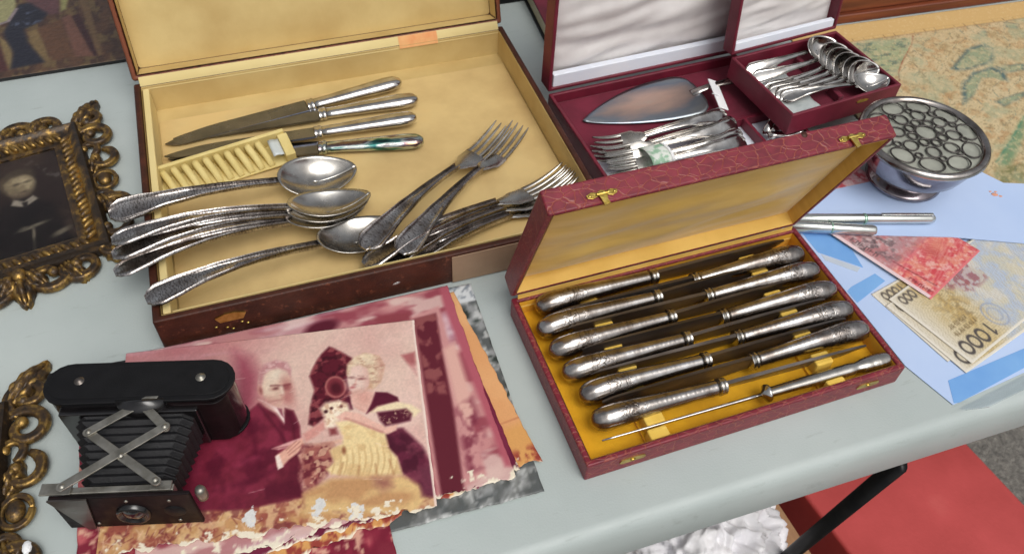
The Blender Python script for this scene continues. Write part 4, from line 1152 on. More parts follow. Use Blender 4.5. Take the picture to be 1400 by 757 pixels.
    # white dog held to her chest
    dg = ((34.1, 10.3), (38.5, 14.5), (47.9, 15.2), (54.6, 10.9), (56.3, 4.5), (52.7, 0), (45.8, -2.9), (42.6, -9.7), (38, -5.8), (37.3, 2.4))
    k.poly(dg, (242, 222, 192), 1.8); dgm = k.inside(dg, 2)
    k.blot((206, 158, 128), 3, 0.56, 0.08, 33, 0.7, mask=dgm); k.blot((252, 240, 218), 3.5, 0.58, 0.08, 34, 0.8, mask=dgm)
    k.ell((38.4, 6.8), 1.5, 1.5, (74, 30, 36), 0, 0.7); k.ell((42.6, 9), 1.2, 1.2, (84, 36, 40), 0, 0.7); k.ell((49.7, 9.6), 1.1, 1.3, (110, 54, 54), 0, 0.8)
    k.poly(((40, -7.9), (45.3, -8.1), (46.4, -13.7), (40.9, -13.9)), (140, 62, 66), 1.5)
    # dress front: pale cloth with pleats and a ruffled hem
    ap = ((45.5, -3.8), (55.6, -3), (65.4, -9.6), (80.3, -17.8), (81.6, -30.7), (86.9, -39), (89.3, -52.6), (75.7, -52.6), (59.8, -49.8), (40.7, -45.3), (37.3, -40.8), (43, -35.9), (40, -26.1), (49.4, -21.9), (50, -16.2))
    k.poly(ap, (238, 212, 152), 1.3); apm = k.inside(ap, 1.6)
    k._mix(apm * np.clip((k.Y + 12) / 14, 0, 1) * 0.7, (244, 226, 180))
    k.waves((204, 162, 104), 4.4, 1.6, 40, 0.7, 82, 0.5, apm * np.clip((-k.Y - 22) / 12, 0, 1))
    k.blot((214, 174, 116), 9, 0.56, 0.1, 46, 0.6, mask=apm); k.ell((50.1, -27.7), 1.4, 3.0, (150, 92, 60), 0, 0.9)
    for a0, a1 in (((49, -37.7), (46.3, -46.6)), ((60.2, -42.2), (59.1, -49.7)), ((71.6, -42.2), (72.2, -51.7)), ((81.5, -40), (83.8, -52.1))):
        k.line([a0, a1], 1.2, (176, 122, 76), 1.0, 0.7)
    # arm, ruffled cuff, dark muff
    k.poly(((45.7, 0.9), (52.6, 5.1), (62.6, 1.5), (72.3, -6.8), (82, -13.4), (89.9, -11.8), (88.4, -17.1), (82.2, -19.3), (75, -15.8), (65.4, -9.3), (55.6, -2.6), (48.9, -2.8)), (234, 182, 164), 0.9); k.line(((52.3, -1.3), (65.4, -8.9), (78.3, -17.1)), 1.4, (188, 118, 108), 1.2, 0.8)
    k.poly(((69.7, 0.8), (76.2, 5.5), (90.5, 7.4), (100.9, 3.4), (107.9, -3), (102.5, -7.8), (96.8, -3.7), (86.8, 0.2), (78.3, 1.1)), (238, 218, 176), 1.2)
    k.poly(((75.5, 0.3), (86.5, 0.3), (97.1, 0.3), (101.1, -4.8), (99.2, -10.5), (89.2, -11.7), (80.7, -12.4), (77.3, -7.1)), (88, 22, 44), 1.3)
    k.blot((228, 200, 160), 2.4, 0.64, 0.06, 47, 0.6, mask=k.inside(((75.5, 0.3), (97.1, 0.3), (101.1, -4.8), (80.7, -12.4)), 2))
    # cloth over the table in front
    tb = ((21.4, -57.5), (40.6, -48.6), (62.9, -51), (89.2, -54), (100.6, -63), (104.6, -74.2), (95.5, -82.5), (21.2, -70.7))
    k.poly(tb, (226, 188, 124), 2.2); tbm = k.inside(tb, 3)
    k.blot((188, 132, 86), 14, 0.52, 0.12, 43, 0.75, mask=tbm, sx=0.5); k.poly(((68.7, -51.5), (82.1, -52.9), (83, -62), (74.8, -64.2), (68.9, -58)), (168, 108, 88), 3, 0.8)
    k.poly(((101.3, -48.7), (112.6, -46.7), (111.9, -72.5), (101.3, -71.9)), (112, 44, 66), 2.0, 0.8)
    # grass blades, flaked emulsion, scratches
    rg = np.random.default_rng(11)
    for q in range(90):
        x0 = rg.uniform(-110, -10); y0 = rg.uniform(-82, -68); a = rg.uniform(0.2, 2.8); ln_ = rg.uniform(3, 8)
        k.line([(x0, y0), (x0 + ln_ * math.cos(a), y0 + ln_ * math.sin(a))], 0.6, ((228, 186, 150), (120, 40, 50), (206, 150, 110))[q % 3], 0.4, 0.75)
    for c, sd in FLK:
        m_ = np.exp(-(((k.X - c[0]) / 8) ** 2 + ((k.Y - c[1]) / 11) ** 2))
        k._mix(np.clip((m_ + k.field(3.2, sd, 5) - 1.16) / 0.05, 0, 1), (216, 218, 216))
    for q in range(14):
        x0 = rg.uniform(-100, 100); y0 = rg.uniform(-70, 75)
        k.line([(x0, y0), (x0 + rg.uniform(-14, 14), y0 + rg.uniform(-4, 4))], 0.35, (240, 214, 206), 0.3, 0.5)
    lum = k.c.mean(-1, keepdims=True); k.c = k.c * 0.86 + lum * 0.14 * np.array([1.06, 0.98, 0.94])
    k.c *= (0.94 + 0.12 * k.field(1.6, 52, 3))[..., None]
    k.poly([(109.3, 90), (112, 90), (112, -90), (109.3, -90)], (236, 214, 202), 0.5)
    edge_wear(k, 0.222, 0.165, 51)

FLK = [((-13.1, -70.4), 61), ((31.6, -69.6), 63), ((56.4, -76.2), 64)]

def paint_market(k):
    k.c[:] = (188, 122, 124)
    k._mix(np.clip((k.X + 20) / 100, 0, 1) * 0.6, (214, 140, 138))
    k.blot((150, 52, 70), 14, 0.52, 0.1, 71, 0.8, sx=0.5)
    k.blot((226, 194, 182), 11, 0.58, 0.07, 73, 0.8, sx=0.4)
    k.blot((226, 208, 224), 20, 0.6, 0.12, 75, 0.5, sx=0.2, sy=1.3)
    # dark timber post and lighter wall to its right
    k.poly(((88.8, 68.5), (114.8, 73.6), (110.7, -28), (108.2, -83.8), (70.3, -95.4)), (208, 140, 138), 1.5)
    k.poly(((91.9, 66), (110.5, 66.8), (106.9, 36.9), (100.2, -24.8), (88.2, -100.9), (72.7, -96.2)), (104, 28, 44), 1.4)
    k.blot((160, 84, 82), 8, 0.56, 0.07, 77, 0.8, mask=k.inside(((91.9, 66), (110.5, 66.8), (106.9, 36.9), (99.4, -11.1), (85, -6.8)), 1.5))
    k.poly(((106.8, 29.5), (117.6, 33.8), (116, -29.5), (107.3, -40.1), (102.9, -25.6)), (226, 170, 156), 2.5)
    k.blot((128, 40, 62), 9, 0.5, 0.1, 79, 0.85, mask=k.inside(((101.3, -25.1), (116.1, -19.5), (116.2, -55.6), (107.3, -77.6), (95.8, -80)), 3))
    k.poly(((56.8, 74.7), (69.5, 77.3), (90.2, 74.4), (89.2, 65.2), (70.1, 66.2)), (150, 60, 70), 2)
    k.ell(((18.9, 78.1),)[0], 14, 7, (96, 26, 44), 8, 2)
    k.poly(((145.3, 81.1), (126.4, 93.4), (119.6, 92), (118.3, 72.6), (122.3, -82.1), (127.3, -83.7)), (186, 84, 100), 1.5, 0.8)
    lum = k.c.mean(-1, keepdims=True); k.c = k.c * 0.84 + lum * 0.16
    edge_wear(k, 0.255, 0.186, 81, band=6, thr=0.64)

def paint_purple(k):
    k.c[:] = (104, 30, 58); k.blot((132, 50, 74), 20, 0.5, 0.2, 83, 0.6); edge_wear(k, 0.25, 0.18, 85)

def paint_orange(k):
    k.c[:] = (228, 174, 122); k.blot((214, 152, 100), 30, 0.5, 0.2, 87, 0.6)
    k._mix(np.clip((-k.Y - 48) / 6, 0, 1), (216, 160, 96))
    k.line([(-140, -49), (140, -46)], 0.8, (170, 90, 70))
    k.blot((146, 56, 52), 6, 0.5, 0.07, 89, 0.9, mask=np.clip((-k.Y - 68) / 6, 0, 1))
    edge_wear(k, 0.27, 0.173, 91, thr=0.66)

def paint_bw(k):
    k.c[:] = (150, 152, 152); k.blot((84, 88, 88), 12, 0.5, 0.08, 93, 0.9); k.blot((206, 208, 206), 9, 0.62, 0.05, 95, 0.8)
    k.blot((46, 54, 50), 10, 0.55, 0.06, 97, 0.9, mask=np.clip((k.X - 95) / 10, 0, 1) * np.clip((k.Y + 30) / 10, 0, 1) * np.clip((78 - k.Y) / 4, 0, 1))
    k._mix(np.clip((k.Y - 80) / 2, 0, 1), (216, 220, 222))
    k.blot((120, 130, 140), 3, 0.55, 0.05, 98, 0.8, mask=np.clip((k.Y - 82) / 2, 0, 1))
    k.blot((90, 92, 90), 4, 0.5, 0.1, 99, 0.6, mask=np.clip((-k.Y - 60) / 8, 0, 1), sx=2)

def paint_lower(k):
    k.c[:] = (158, 52, 72); k.blot((196, 104, 106), 12, 0.55, 0.08, 101, 0.9); k.blot((110, 26, 46), 14, 0.52, 0.1, 103, 0.8)
    k.poly([(-71, -90), (-60, -90), (-60, -30), (-68, -30)], (226, 168, 108), 0.8)
    k.blot((232, 190, 160), 6, 0.63, 0.05, 105, 0.8)

GPH = 'old photographs in the pile by the camera'
PH = [('bw_photograph', (-0.1289, 0.3183, 19.5), 0.27, 0.20, 0.0016, paint_bw, 'print_gloss', 0.0022, 'black and white photograph at the bottom of the pile, edges showing beside the pink ones', ragged(0.001, 0.0006, seed=3), (225, 225, 220), 0.0003),
      ('faded_photograph', (-0.1853, 0.2537, 20), 0.20, 0.15, 0.0030, paint_lower, 'print_gloss', 0.0018, 'small red tinted photograph sticking out under the folding camera', ragged(0.002, 0.001, seed=5), (228, 214, 196), 0.0003),
      ('faded_photograph', (-0.1296, 0.3070, 27), 0.27, 0.173, 0.0040, paint_orange, 'print_gloss', 0.0014, 'plain orange faded photograph with torn lower edge under the pink prints', ragged(0.0055, 0.0012, seed=9), (232, 212, 178), 0.0003),
      ('faded_photograph', (-0.1405, 0.3140, 23.6), 0.258, 0.182, 0.0052, paint_purple, 'print_gloss', 0.0014, 'dark purple photograph showing only as a strip along the second pink print', ragged(0.005, 0.001, seed=13), (226, 206, 180), 0.0003),
      ('faded_photograph', (-0.1408, 0.3180, 20.5), 0.255, 0.186, 0.0064, paint_market, 'print_gloss', 0.0012, 'glossy pink photograph with a dark timber post, directly under the couple', ragged(0.0055, 0.0012, seed=17), (234, 222, 200), 0.0004),
      ('faded_photograph', (-0.1680, 0.3052, 12.5), 0.222, 0.165, 0.0080, paint_still, 'print_gloss', 0.00062, 'pink faded photograph of a suited man and fair woman holding a white dog', ragged(0.005, 0.0006, seed=21), (238, 226, 206), 0.0005)]
for nm, (x, y, a), w, h, z, pf_, mt, step, lb_, ed, rim, th in PH:
    o = sheet(nm, w, h, step, pf_, MT[mt], None, warp(14 + z * 900, 17, 0.0012, z * 700), ed, th, rim)
    o.location = (x, y, z); o.rotation_euler = (0, 0, R(a))
    tag(o, lb_, 'photograph', GPH)
bk = MB().box(-0.06, 0.06, -0.0022, 0.0022, 0, 0.0009).build('black_card', MT['black_card'], smooth=False)
bk.location = (-0.2958, 0.3576, 0.001); bk.rotation_euler = (0, 0, R(17))
tag(bk, 'narrow black card peeping out behind the folding camera', 'card')

# ------------------------------------------------------------------ carved gilt frames
def spiral(cx, cy, r0, r1, a0, a1, n=26, z0=0.004, z1=0.006):
    out = []
    for i in range(n):
        t = i / (n - 1); a = R(a0 + (a1 - a0) * t); r_ = r0 + (r1 - r0) * t ** 0.85
        out.append((cx + r_ * math.cos(a), cy + r_ * math.sin(a), z0 + (z1 - z0) * t))
    return out

def carved(path, w0, w1, name, parent, bulb=True):
    n = len(path)
    rad = [w0 + (w1 - w0) * (i / (n - 1)) for i in range(n)]
    rad = [r_ * (0.55 + 0.45 * min(1, i / 3)) for i, r_ in enumerate(rad)]
    path = [Vector(p) for p in path]
    rings = []
    K = 18
    for i, p in enumerate(path):
        t = (path[min(i + 1, n - 1)] - path[max(i - 1, 0)]); t.z = 0; t.normalize()
        s_ = Vector((-t.y, t.x, 0))
        r_ = rad[i]
        ring_ = []
        for k in range(K):
            a = 2 * PI * k / K
            # rounded back with a groove along the crown
            g = 1 - 0.34 * math.exp(-((a - PI / 2) / 0.30) ** 2) + 0.10 * math.exp(-((abs(a - PI / 2) - 0.75) / 0.22) ** 2)
            ring_.append(tuple(p + s_ * (r_ * math.cos(a)) + Vector((0, 0, 1)) * (r_ * 0.95 * g * math.sin(a))))
        rings.append(ring_)
    m_ = MB().loft(rings)
    if bulb:
        e = path[-1]; r_ = rad[-1] * 1.45
        m_.ellipsoid((e.x, e.y, e.z), r_, r_, r_ * 0.9, 12, 8)
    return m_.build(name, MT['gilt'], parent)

def leaf(cx, cy, ang, ln, wd, parent, h=0.006):
    def fn(u, v):
        s_ = (v - 0.5) * 2
        w = wd * math.sin(PI * min(1, u * 0.92 + 0.06)) ** 0.75 * (1 + 0.10 * math.sin(u * 22))
        z = h * (0.4 + 0.9 * math.sin(PI * u)) * (1 - 0.75 * s_ * s_) + 0.0016 * math.cos(s_ * 9.4) + 0.0007 * math.cos(u * 30 - abs(s_) * 7) + 0.001
        x = u * ln; y = s_ * w
        c, s2 = math.cos(R(ang)), math.sin(R(ang))
        return (cx + x * c - y * s2, cy + x * s2 + y * c, z)
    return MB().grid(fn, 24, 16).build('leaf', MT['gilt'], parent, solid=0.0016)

def make_frame(label, loc, rz, ow, oh, paint, plabel):
    t = thing('ornate_picture_frame', label, 'picture frame', loc, rz, 'ornate gilt frames on the table')
    hw, hh = ow / 2, oh / 2
    # stepped moulding: inner lip, hollow and outer ridge
    pr = [(-0.0025, 0.0030), (-0.0025, 0.0060), (0.0005, 0.0072), (0.0030, 0.0062), (0.0050, 0.0060), (0.0130, 0.0085), (0.0150, 0.0115), (0.0185, 0.0135), (0.0212, 0.0125), (0.0225, 0.0085), (0.0240, 0.0060), (0.0240, 0.0015), (-0.0025, 0.0015)]
    v = []; f = []
    n = len(pr)
    for sx, sy in ((-1, -1), (1, -1), (1, 1), (-1, 1)):
        v += [(sx * (hw + d), sy * (hh + d), z) for d, z in pr]
    for c in range(4):
        d_ = (c + 1) % 4
        for i in range(n):
            j = (i + 1) % n
            f.append((c * n + i, d_ * n + i, d_ * n + j, c * n + j))
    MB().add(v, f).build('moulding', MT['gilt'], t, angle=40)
    # gadroons slanting across the hollow
    gad = MB().ellipsoid((0, 0, 0), 0.0024, 0.0068, 0.0032, 8, 6).build('gadroon', MT['gilt'], t)
    first = True
    for side in range(4):
        ln = (ow if side % 2 == 0 else oh) + 0.012
        cnt = int(ln / 0.0074)
        for i in range(cnt):
            s_ = (i + 0.5) / cnt * ln - ln / 2
            o = gad if first else inst(gad, t); first = False
            d = 0.0092
            px, py, a = [(s_, -hh - d, 0), (hw + d, s_, 90), (s_, hh + d, 180), (-hw - d, s_, 270)][side]
            o.location = (px, py, 0.0080); o.rotation_euler = (0, 0, R(a + 34))
    # scrollwork, mirrored left and right
    ex = hw + 0.022; ey = hh + 0.022
    for m in (1, -1):
        def sc(cx, cy, r0, r1, a0, a1, w0, w1, nm='scroll', z0=0.005, z1=0.007):
            pts = spiral(cx, cy, r0, r1, a0, a1, 28, z0, z1)
            carved([(m * x, y, z) for x, y, z in pts], w0, w1, nm, t)
        # right hand side, top to bottom
        sc(ex + 0.0130, ey + 0.004, 0.0170, 0.0050, 250, -130, 0.0048, 0.0034)
        sc(ex + 0.0125, ey - 0.024, 0.0180, 0.0055, 140, -240, 0.0050, 0.0034)
        sc(ex + 0.0120, hh - 0.038, 0.0160, 0.0055, 75, -220, 0.0046, 0.0030)
        sc(ex + 0.0040, hh - 0.018, 0.0100, 0.0040, -80, 190, 0.0036, 0.0026)
        sc(ex + 0.0130, -0.040, 0.0165, 0.0050, 150, -215, 0.0048, 0.0032)
        sc(ex + 0.0035, -0.024, 0.0110, 0.0040, -60, 200, 0.0038, 0.0026)
        sc(ex + 0.0060, -0.066, 0.0170, 0.0055, 95, -190, 0.0050, 0.0034)
        sc(ex - 0.002, -ey + 0.002, 0.0150, 0.0055, 80, -190, 0.0050, 0.0034)
        cab = MB().ellipsoid((m * (ex + 0.0100), 0.000, 0.0065), 0.0064, 0.0086, 0.0052, 16, 8).build('cabochon', MT['gilt'], t)
        rim_ = [(m * (ex + 0.0100) + 0.0100 * math.cos(2 * PI * i / 28), 0.000 + 0.0115 * math.sin(2 * PI * i / 28), 0.0055) for i in range(29)]
        carved(rim_, 0.0026, 0.0026, 'cabochon_rim', t, False)
        leaf(m * (ex - 0.004), ey - 0.002, 52 if m > 0 else 128, 0.046, 0.0095, t, 0.008)
        leaf(m * (ex + 0.000), 0.012, 70 if m > 0 else 110, 0.030, 0.0070, t)
        leaf(m * (ex + 0.002), -0.016, -72 if m > 0 else -108, 0.034, 0.0070, t)
        leaf(m * (ex - 0.008), -ey + 0.004, -48 if m > 0 else -132, 0.030, 0.0080, t)
        # crest and foot
        for s2, e2 in ((1, ey), (-1, -ey)):
            def sv2(cx, cy, r0, r1, a0, a1, w0, w1):
                pts = spiral(cx, cy, r0, r1, a0, a1, 28)
                carved([(m * x, s2 * y, z) for x, y, z in pts], w0, w1, 'scroll', t)
            sv2(hw * 0.92, abs(e2) + 0.0095, 0.0175, 0.0052, 200, -150, 0.0050, 0.0034)
            sv2(hw * 0.38, abs(e2) + 0.0100, 0.0185, 0.0055, -20, 340, 0.0052, 0.0034)
            leaf(m * hw * 0.62, s2 * (abs(e2) - 0.002), (62 if m > 0 else 118) * s2, 0.032, 0.0075, t)
    for s2 in (1, -1):
        for a in (-34, 0, 34):
            leaf(0, s2 * (ey - 0.004), s2 * 90 + a, 0.040 if a == 0 else 0.032, 0.0085, t, 0.008)
        MB().ellipsoid((0, s2 * (ey + 0.004), 0.010), 0.0060, 0.0075, 0.0055, 14, 8).build('boss', MT['gilt'], t)
    MB().box(-hw - 0.018, hw + 0.018, -hh - 0.018, hh + 0.018, 0.0004, 0.0014).build('backing', MT['black_card'], t, smooth=False)
    p = sheet('portrait', ow + 0.004, oh + 0.004, 0.0011, paint, MT['print_old'], t, None, None, 0.0004, (120, 100, 80))
    p.location = (0, 0, 0.0036); p['label'] = plabel
    gl = MB().box(-hw - 0.002, hw + 0.002, -hh - 0.002, hh + 0.002, 0.0042, 0.0056).build('glass', MT['glass'], t, smooth=False)
    return t

def paint_portrait(k):
    k.c[:] = (44, 34, 32)
    k.blot((66, 52, 44), 30, 0.5, 0.2, 111, 0.7)
    k.poly([(-12, -68), (-20, -30), (-6, 2), (14, 8), (36, -8), (46, -68)], (30, 24, 24), 3)
    k.ell((12, 30), 14, 17, (104, 92, 72), 8, 3.0)
    k.ell((14, 26), 11, 14, (150, 136, 108), 8, 3.5)
    k.ell((17, 30), 6, 7, (170, 156, 126), 8, 4.0)
    k.ell((9, 20), 5, 8, (110, 96, 76), 8, 3.5, 0.8)
    k.ell((11, 29), 3.2, 1.6, (64, 54, 46), 5, 1.3, 0.8); k.ell((20, 29.5), 3.0, 1.5, (70, 60, 50), 5, 1.3, 0.8)
    k.ell((16, 23), 1.8, 4.0, (120, 106, 84), 4, 1.5, 0.7); k.ell((16, 16.5), 4.0, 1.5, (80, 66, 56), 4, 1.2, 0.8)
    k.ell((14, 12), 7, 4, (96, 82, 66), 4, 2.5, 0.6)
    k.poly([(0, 36), (4, 47), (16, 51), (26, 46), (28, 36), (22, 41), (8, 41)], (70, 60, 50), 2.5)
    k.poly([(6, 9), (14, 3), (22, 8), (26, 2), (14, -5), (3, 2)], (148, 140, 126), 1.2)
    k.poly([(12, 2), (17, 2), (16, -6), (13, -6)], (40, 34, 32), 1.0)
    k.line([(14, -66), (17, -36)], 2.4, (120, 112, 96), 1.0); k.ell((17, -33), 12, 2.2, (132, 124, 106), 8, 1.2); k.ell((9, -33), 4, 3.0, (100, 94, 82), 0, 1.4)
    k.ell((38, -50), 8, 3.2, (104, 96, 82), 20, 1.6)
    k.blot((150, 150, 150), 9, 0.66, 0.06, 115, 0.35, mask=np.clip((k.X - 18) / 12, 0, 1) * np.clip((k.Y - 5) / 15, 0, 1))
    k.blot((22, 18, 18), 14, 0.5, 0.15, 117, 0.6, mask=np.clip((-k.Y - 2) / 10, 0, 1))
    k.c *= (0.88 + 0.24 * k.field(2.2, 119, 3))[..., None]

def glass_mat():
    m, n, l, b = new_mat('frame_glass')
    b.inputs['Base Color'].default_value = (1, 1, 1, 1)
    b.inputs['Roughness'].default_value = 0.03; b.inputs['Transmission Weight'].default_value = 1.0; b.inputs['IOR'].default_value = 1.18
    return m
MT['glass'] = glass_mat()
F1R = R(30.5)
f1c = Vector((-0.376, 0.4807, 0)) + Vector((math.cos(F1R), math.sin(F1R), 0)) * (-0.052) + Vector((-math.sin(F1R), math.cos(F1R), 0)) * 0.068
make_frame('carved gilt frame with a dark old portrait, its corner under the spoon handles', (f1c.x, f1c.y, 0.0), F1R, 0.104, 0.136, paint_portrait, 'dark faded portrait of a person in a high collar')
F2R = R(20)
c2 = Vector((-0.3468, 0.3418, 0)) + Vector((math.cos(F2R), math.sin(F2R), 0)) * (-0.1005) + Vector((-math.sin(F2R), math.cos(F2R), 0)) * (-0.112)
make_frame('carved gilt frame with chipped white edge beside the folding camera', (c2.x, c2.y, 0.0), F2R, 0.104, 0.136, paint_portrait, 'dark faded portrait under glass')

f2 = [o for o in C0.objects if o.get('label', '').startswith('carved gilt frame with chipped')][0]
for (x, y, a, b_) in ((0.0935, -0.030, 0.0032, 0.0052), (0.0880, -0.0500, 0.0052, 0.0036)):
    MB().ellipsoid((x, y, 0.0085), a, b_, 0.0026, 9, 6).build('plaster_chip', MT['tag'], f2, smooth=False)

# ------------------------------------------------------------------ folding bellows camera
CA = R(6.2)
kc = thing('folding_camera', 'black folding bellows camera with nickel lazy tongs standing on the photographs', 'camera', (-0.2478, 0.3030, 0.0100), CA)
BL_, BT, BHt = 0.1230, 0.0300, 0.0520
def stadium(L, T, n=10):
    r_ = T / 2; pts = []
    for i in range(n + 1):
        a = -PI / 2 + PI * i / n
        pts.append((L / 2 - r_ + r_ * math.cos(a), r_ * math.sin(a)))
    for i in range(n + 1):
        a = PI / 2 + PI * i / n
        pts.append((-L / 2 + r_ + r_ * math.cos(a), r_ * math.sin(a)))
    return pts
MB().prism(stadium(BL_, BT), 0.0018, BHt - 0.002).build('body', MT['black_enamel'], kc, bevel=0.0008)
MB().prism(stadium(BL_ + 0.003, BT + 0.003), BHt - 0.002, BHt + 0.0006).build('top_plate', MT['black_leather'], kc, bevel=0.0008)
MB().prism(stadium(BL_ - 0.004, BT - 0.005), BHt + 0.0006, BHt + 0.0011).build('top_leather', MT['black_leather'], kc, bevel=0.0004)
MB().prism(stadium(BL_ + 0.003, BT + 0.003), -0.0006, 0.0018).build('bottom_plate', MT['black_leather'], kc, bevel=0.0008)
for sx in (-0.040, 0.040):
    o = MB().lathe([(0.0, 0.0018), (0.0018, 0.0016), (0.0026, 0.0006), (0.0034, 0)], 16).build('screw', MT['nickel'] if sx > 0 else MT['steel_dark'], kc); o.location = (sx, 0.0015, BHt + 0.0011)
MB().prism([(0.016 * math.cos(PI + PI * i / 12), 0.009 * math.sin(PI + PI * i / 12)) for i in range(13)], BHt - 0.0150, BHt + 0.0009).build('strut_well', MT['black_enamel'], kc).location = (0.003, -BT / 2 + 0.0005, 0)
# film chamber doors at both sides of the bellows
MB().prism(stadium(0.0420, 0.020), 0.002, BHt - 0.003).build('side_bulge', MT['maroon_enamel'], kc, bevel=0.0006).location = (BL_ / 2 - 0.024, -0.0080, 0)
MB().box(-0.050, 0.040, -0.0215, -0.0140, 0.004, BHt - 0.005).build('front_frame', MT['black_enamel'], kc, bevel=0.001)
# bellows with real folds
def bell(k, nfold=9):
    rings = []
    N = nfold * 2
    for i in range(N + 1):
        u = i / N
        y = -0.0200 - 0.0490 * u
        w = (0.0400 - 0.0110 * u) - (0.0026 if i % 2 else 0.0)
        h0 = 0.0055 + 0.004 * u + (0.0018 if i % 2 else 0); h1 = BHt - 0.0065 - 0.007 * u - (0.0020 if i % 2 else 0)
        ch = 0.006
        cx = -0.002 + 0.004 * u
        rings.append([(cx - w + ch, y, h0), (cx + w - ch, y, h0), (cx + w, y, h0 + ch), (cx + w, y, h1 - ch), (cx + w - ch, y, h1), (cx - w + ch, y, h1), (cx - w, y, h1 - ch), (cx - w, y, h0 + ch)])
    return MB().loft(rings)
bell(0).build('bellows', MT['bellows'], kc, smooth=False, bevel=0.0006)
# front standard
MB().box(-0.0420, 0.0440, -0.0790, -0.0760, 0.0000, 0.0415).build('lens_board', MT['maroon_enamel'], kc, bevel=0.0008)
MB().box(-0.0330, 0.0340, -0.0760, -0.0715, 0.0340, 0.0425).build('board_ledge', MT['nickel'], kc, bevel=0.0006)
o = MB().lathe([(0.0, 0.0002), (0.0070, 0.0008), (0.0085, 0.0030), (0.0095, 0.0034), (0.0105, 0.0020), (0.0110, 0)], 32).build('lens_ring', MT['black_enamel'], kc)
o.location = (0.004, -0.0790, 0.0190); o.rotation_euler = (R(90), 0, 0)
lg = MB().lathe([(0.0, 0.0036), (0.004, 0.0030), (0.0070, 0.0012)], 28).build('lens', MT['glass_dark'], kc); lg.location = (0.004, -0.0790, 0.0190); lg.rotation_euler = (R(90), 0, 0)
for x, z in ((-0.022, 0.034), (0.030, 0.034), (-0.022, 0.006), (0.030, 0.006), (0.004, 0.0355)):
    o = MB().ellipsoid((0, 0, 0), 0.0013, 0.0008, 0.0013, 10, 6).build('screw', MT['nickel'], kc); o.location = (x, -0.0792, z)
o = MB().lathe([(0.0, 0.0010), (0.0060, 0.0008), (0.0070, 0)], 20).build('stop_dial', MT['black_leather'], kc); o.location = (0.0300, -0.0791, 0.019); o.rotation_euler = (R(90), 0, 0)
MB().prism([(-0.0420, 0.0418), (-0.0180, 0.0418), (-0.0250, 0.0010), (-0.0300, 0.0004)], 0, 0.0012, Matrix.Translation((0, -0.0794, 0)) @ Matrix.Rotation(R(90), 4, 'X')).build('foot_stand', MT['steel_dark'], kc, smooth=False)
o = MB().tube([(0, 0, 0), (0, 0, 0.004), (0, 0, 0.009), (0, 0, 0.012)], [0.0034, 0.0036, 0.0036, 0.0026], 14).build('shutter_lever', MT['nickel'], kc); o.location = (0.0490, -0.0740, 0.0270)
# lazy tongs: four flat bars in a double cross
ZT = BHt - 0.0015
nodes = {'a': (-0.0005, -0.0120), 'b': (0.0115, -0.0125), 'l': (-0.0240, -0.0380), 'r': (0.0235, -0.0360), 'm': (0.0005, -0.0560), 'bl': (-0.0300, -0.0760), 'br': (0.0255, -0.0740)}
def bar(p, q, dz):
    p = Vector((*nodes[p], 0)); q = Vector((*nodes[q], 0)); d = (q - p); L_ = d.length; a = math.atan2(d.y, d.x)
    m_ = MB().prism([(x + L_ / 2, y) for x, y in stadium(L_ + 0.007, 0.0058, 6)], 0, 0.0011)
    o = m_.build('strut', MT['nickel'], kc, bevel=0.0002); o.location = (p.x, p.y, ZT - 0.0075 * 0 + dz); o.rotation_euler = (0, 0, a)
bar('b', 'l', 0.0012); bar('a', 'r', 0.0); bar('l', 'br', 0.0); bar('r', 'bl', 0.0012)
for q in ('l', 'r', 'm', 'bl', 'br'):
    o = MB().lathe([(0.0, 0.0010), (0.0013, 0.0008), (0.0019, 0)], 14).build('rivet', MT['nickel'], kc); o.location = (*nodes[q], ZT + 0.0023)
MB().box(-0.0470, -0.0280, -0.0770, -0.0690, 0.0425, 0.0440).build('strut_bracket', MT['nickel'], kc, bevel=0.0004)
MB().box(0.0200, 0.0330, -0.0765, -0.0700, 0.0425, 0.0440).build('strut_bracket', MT['nickel'], kc, bevel=0.0004)

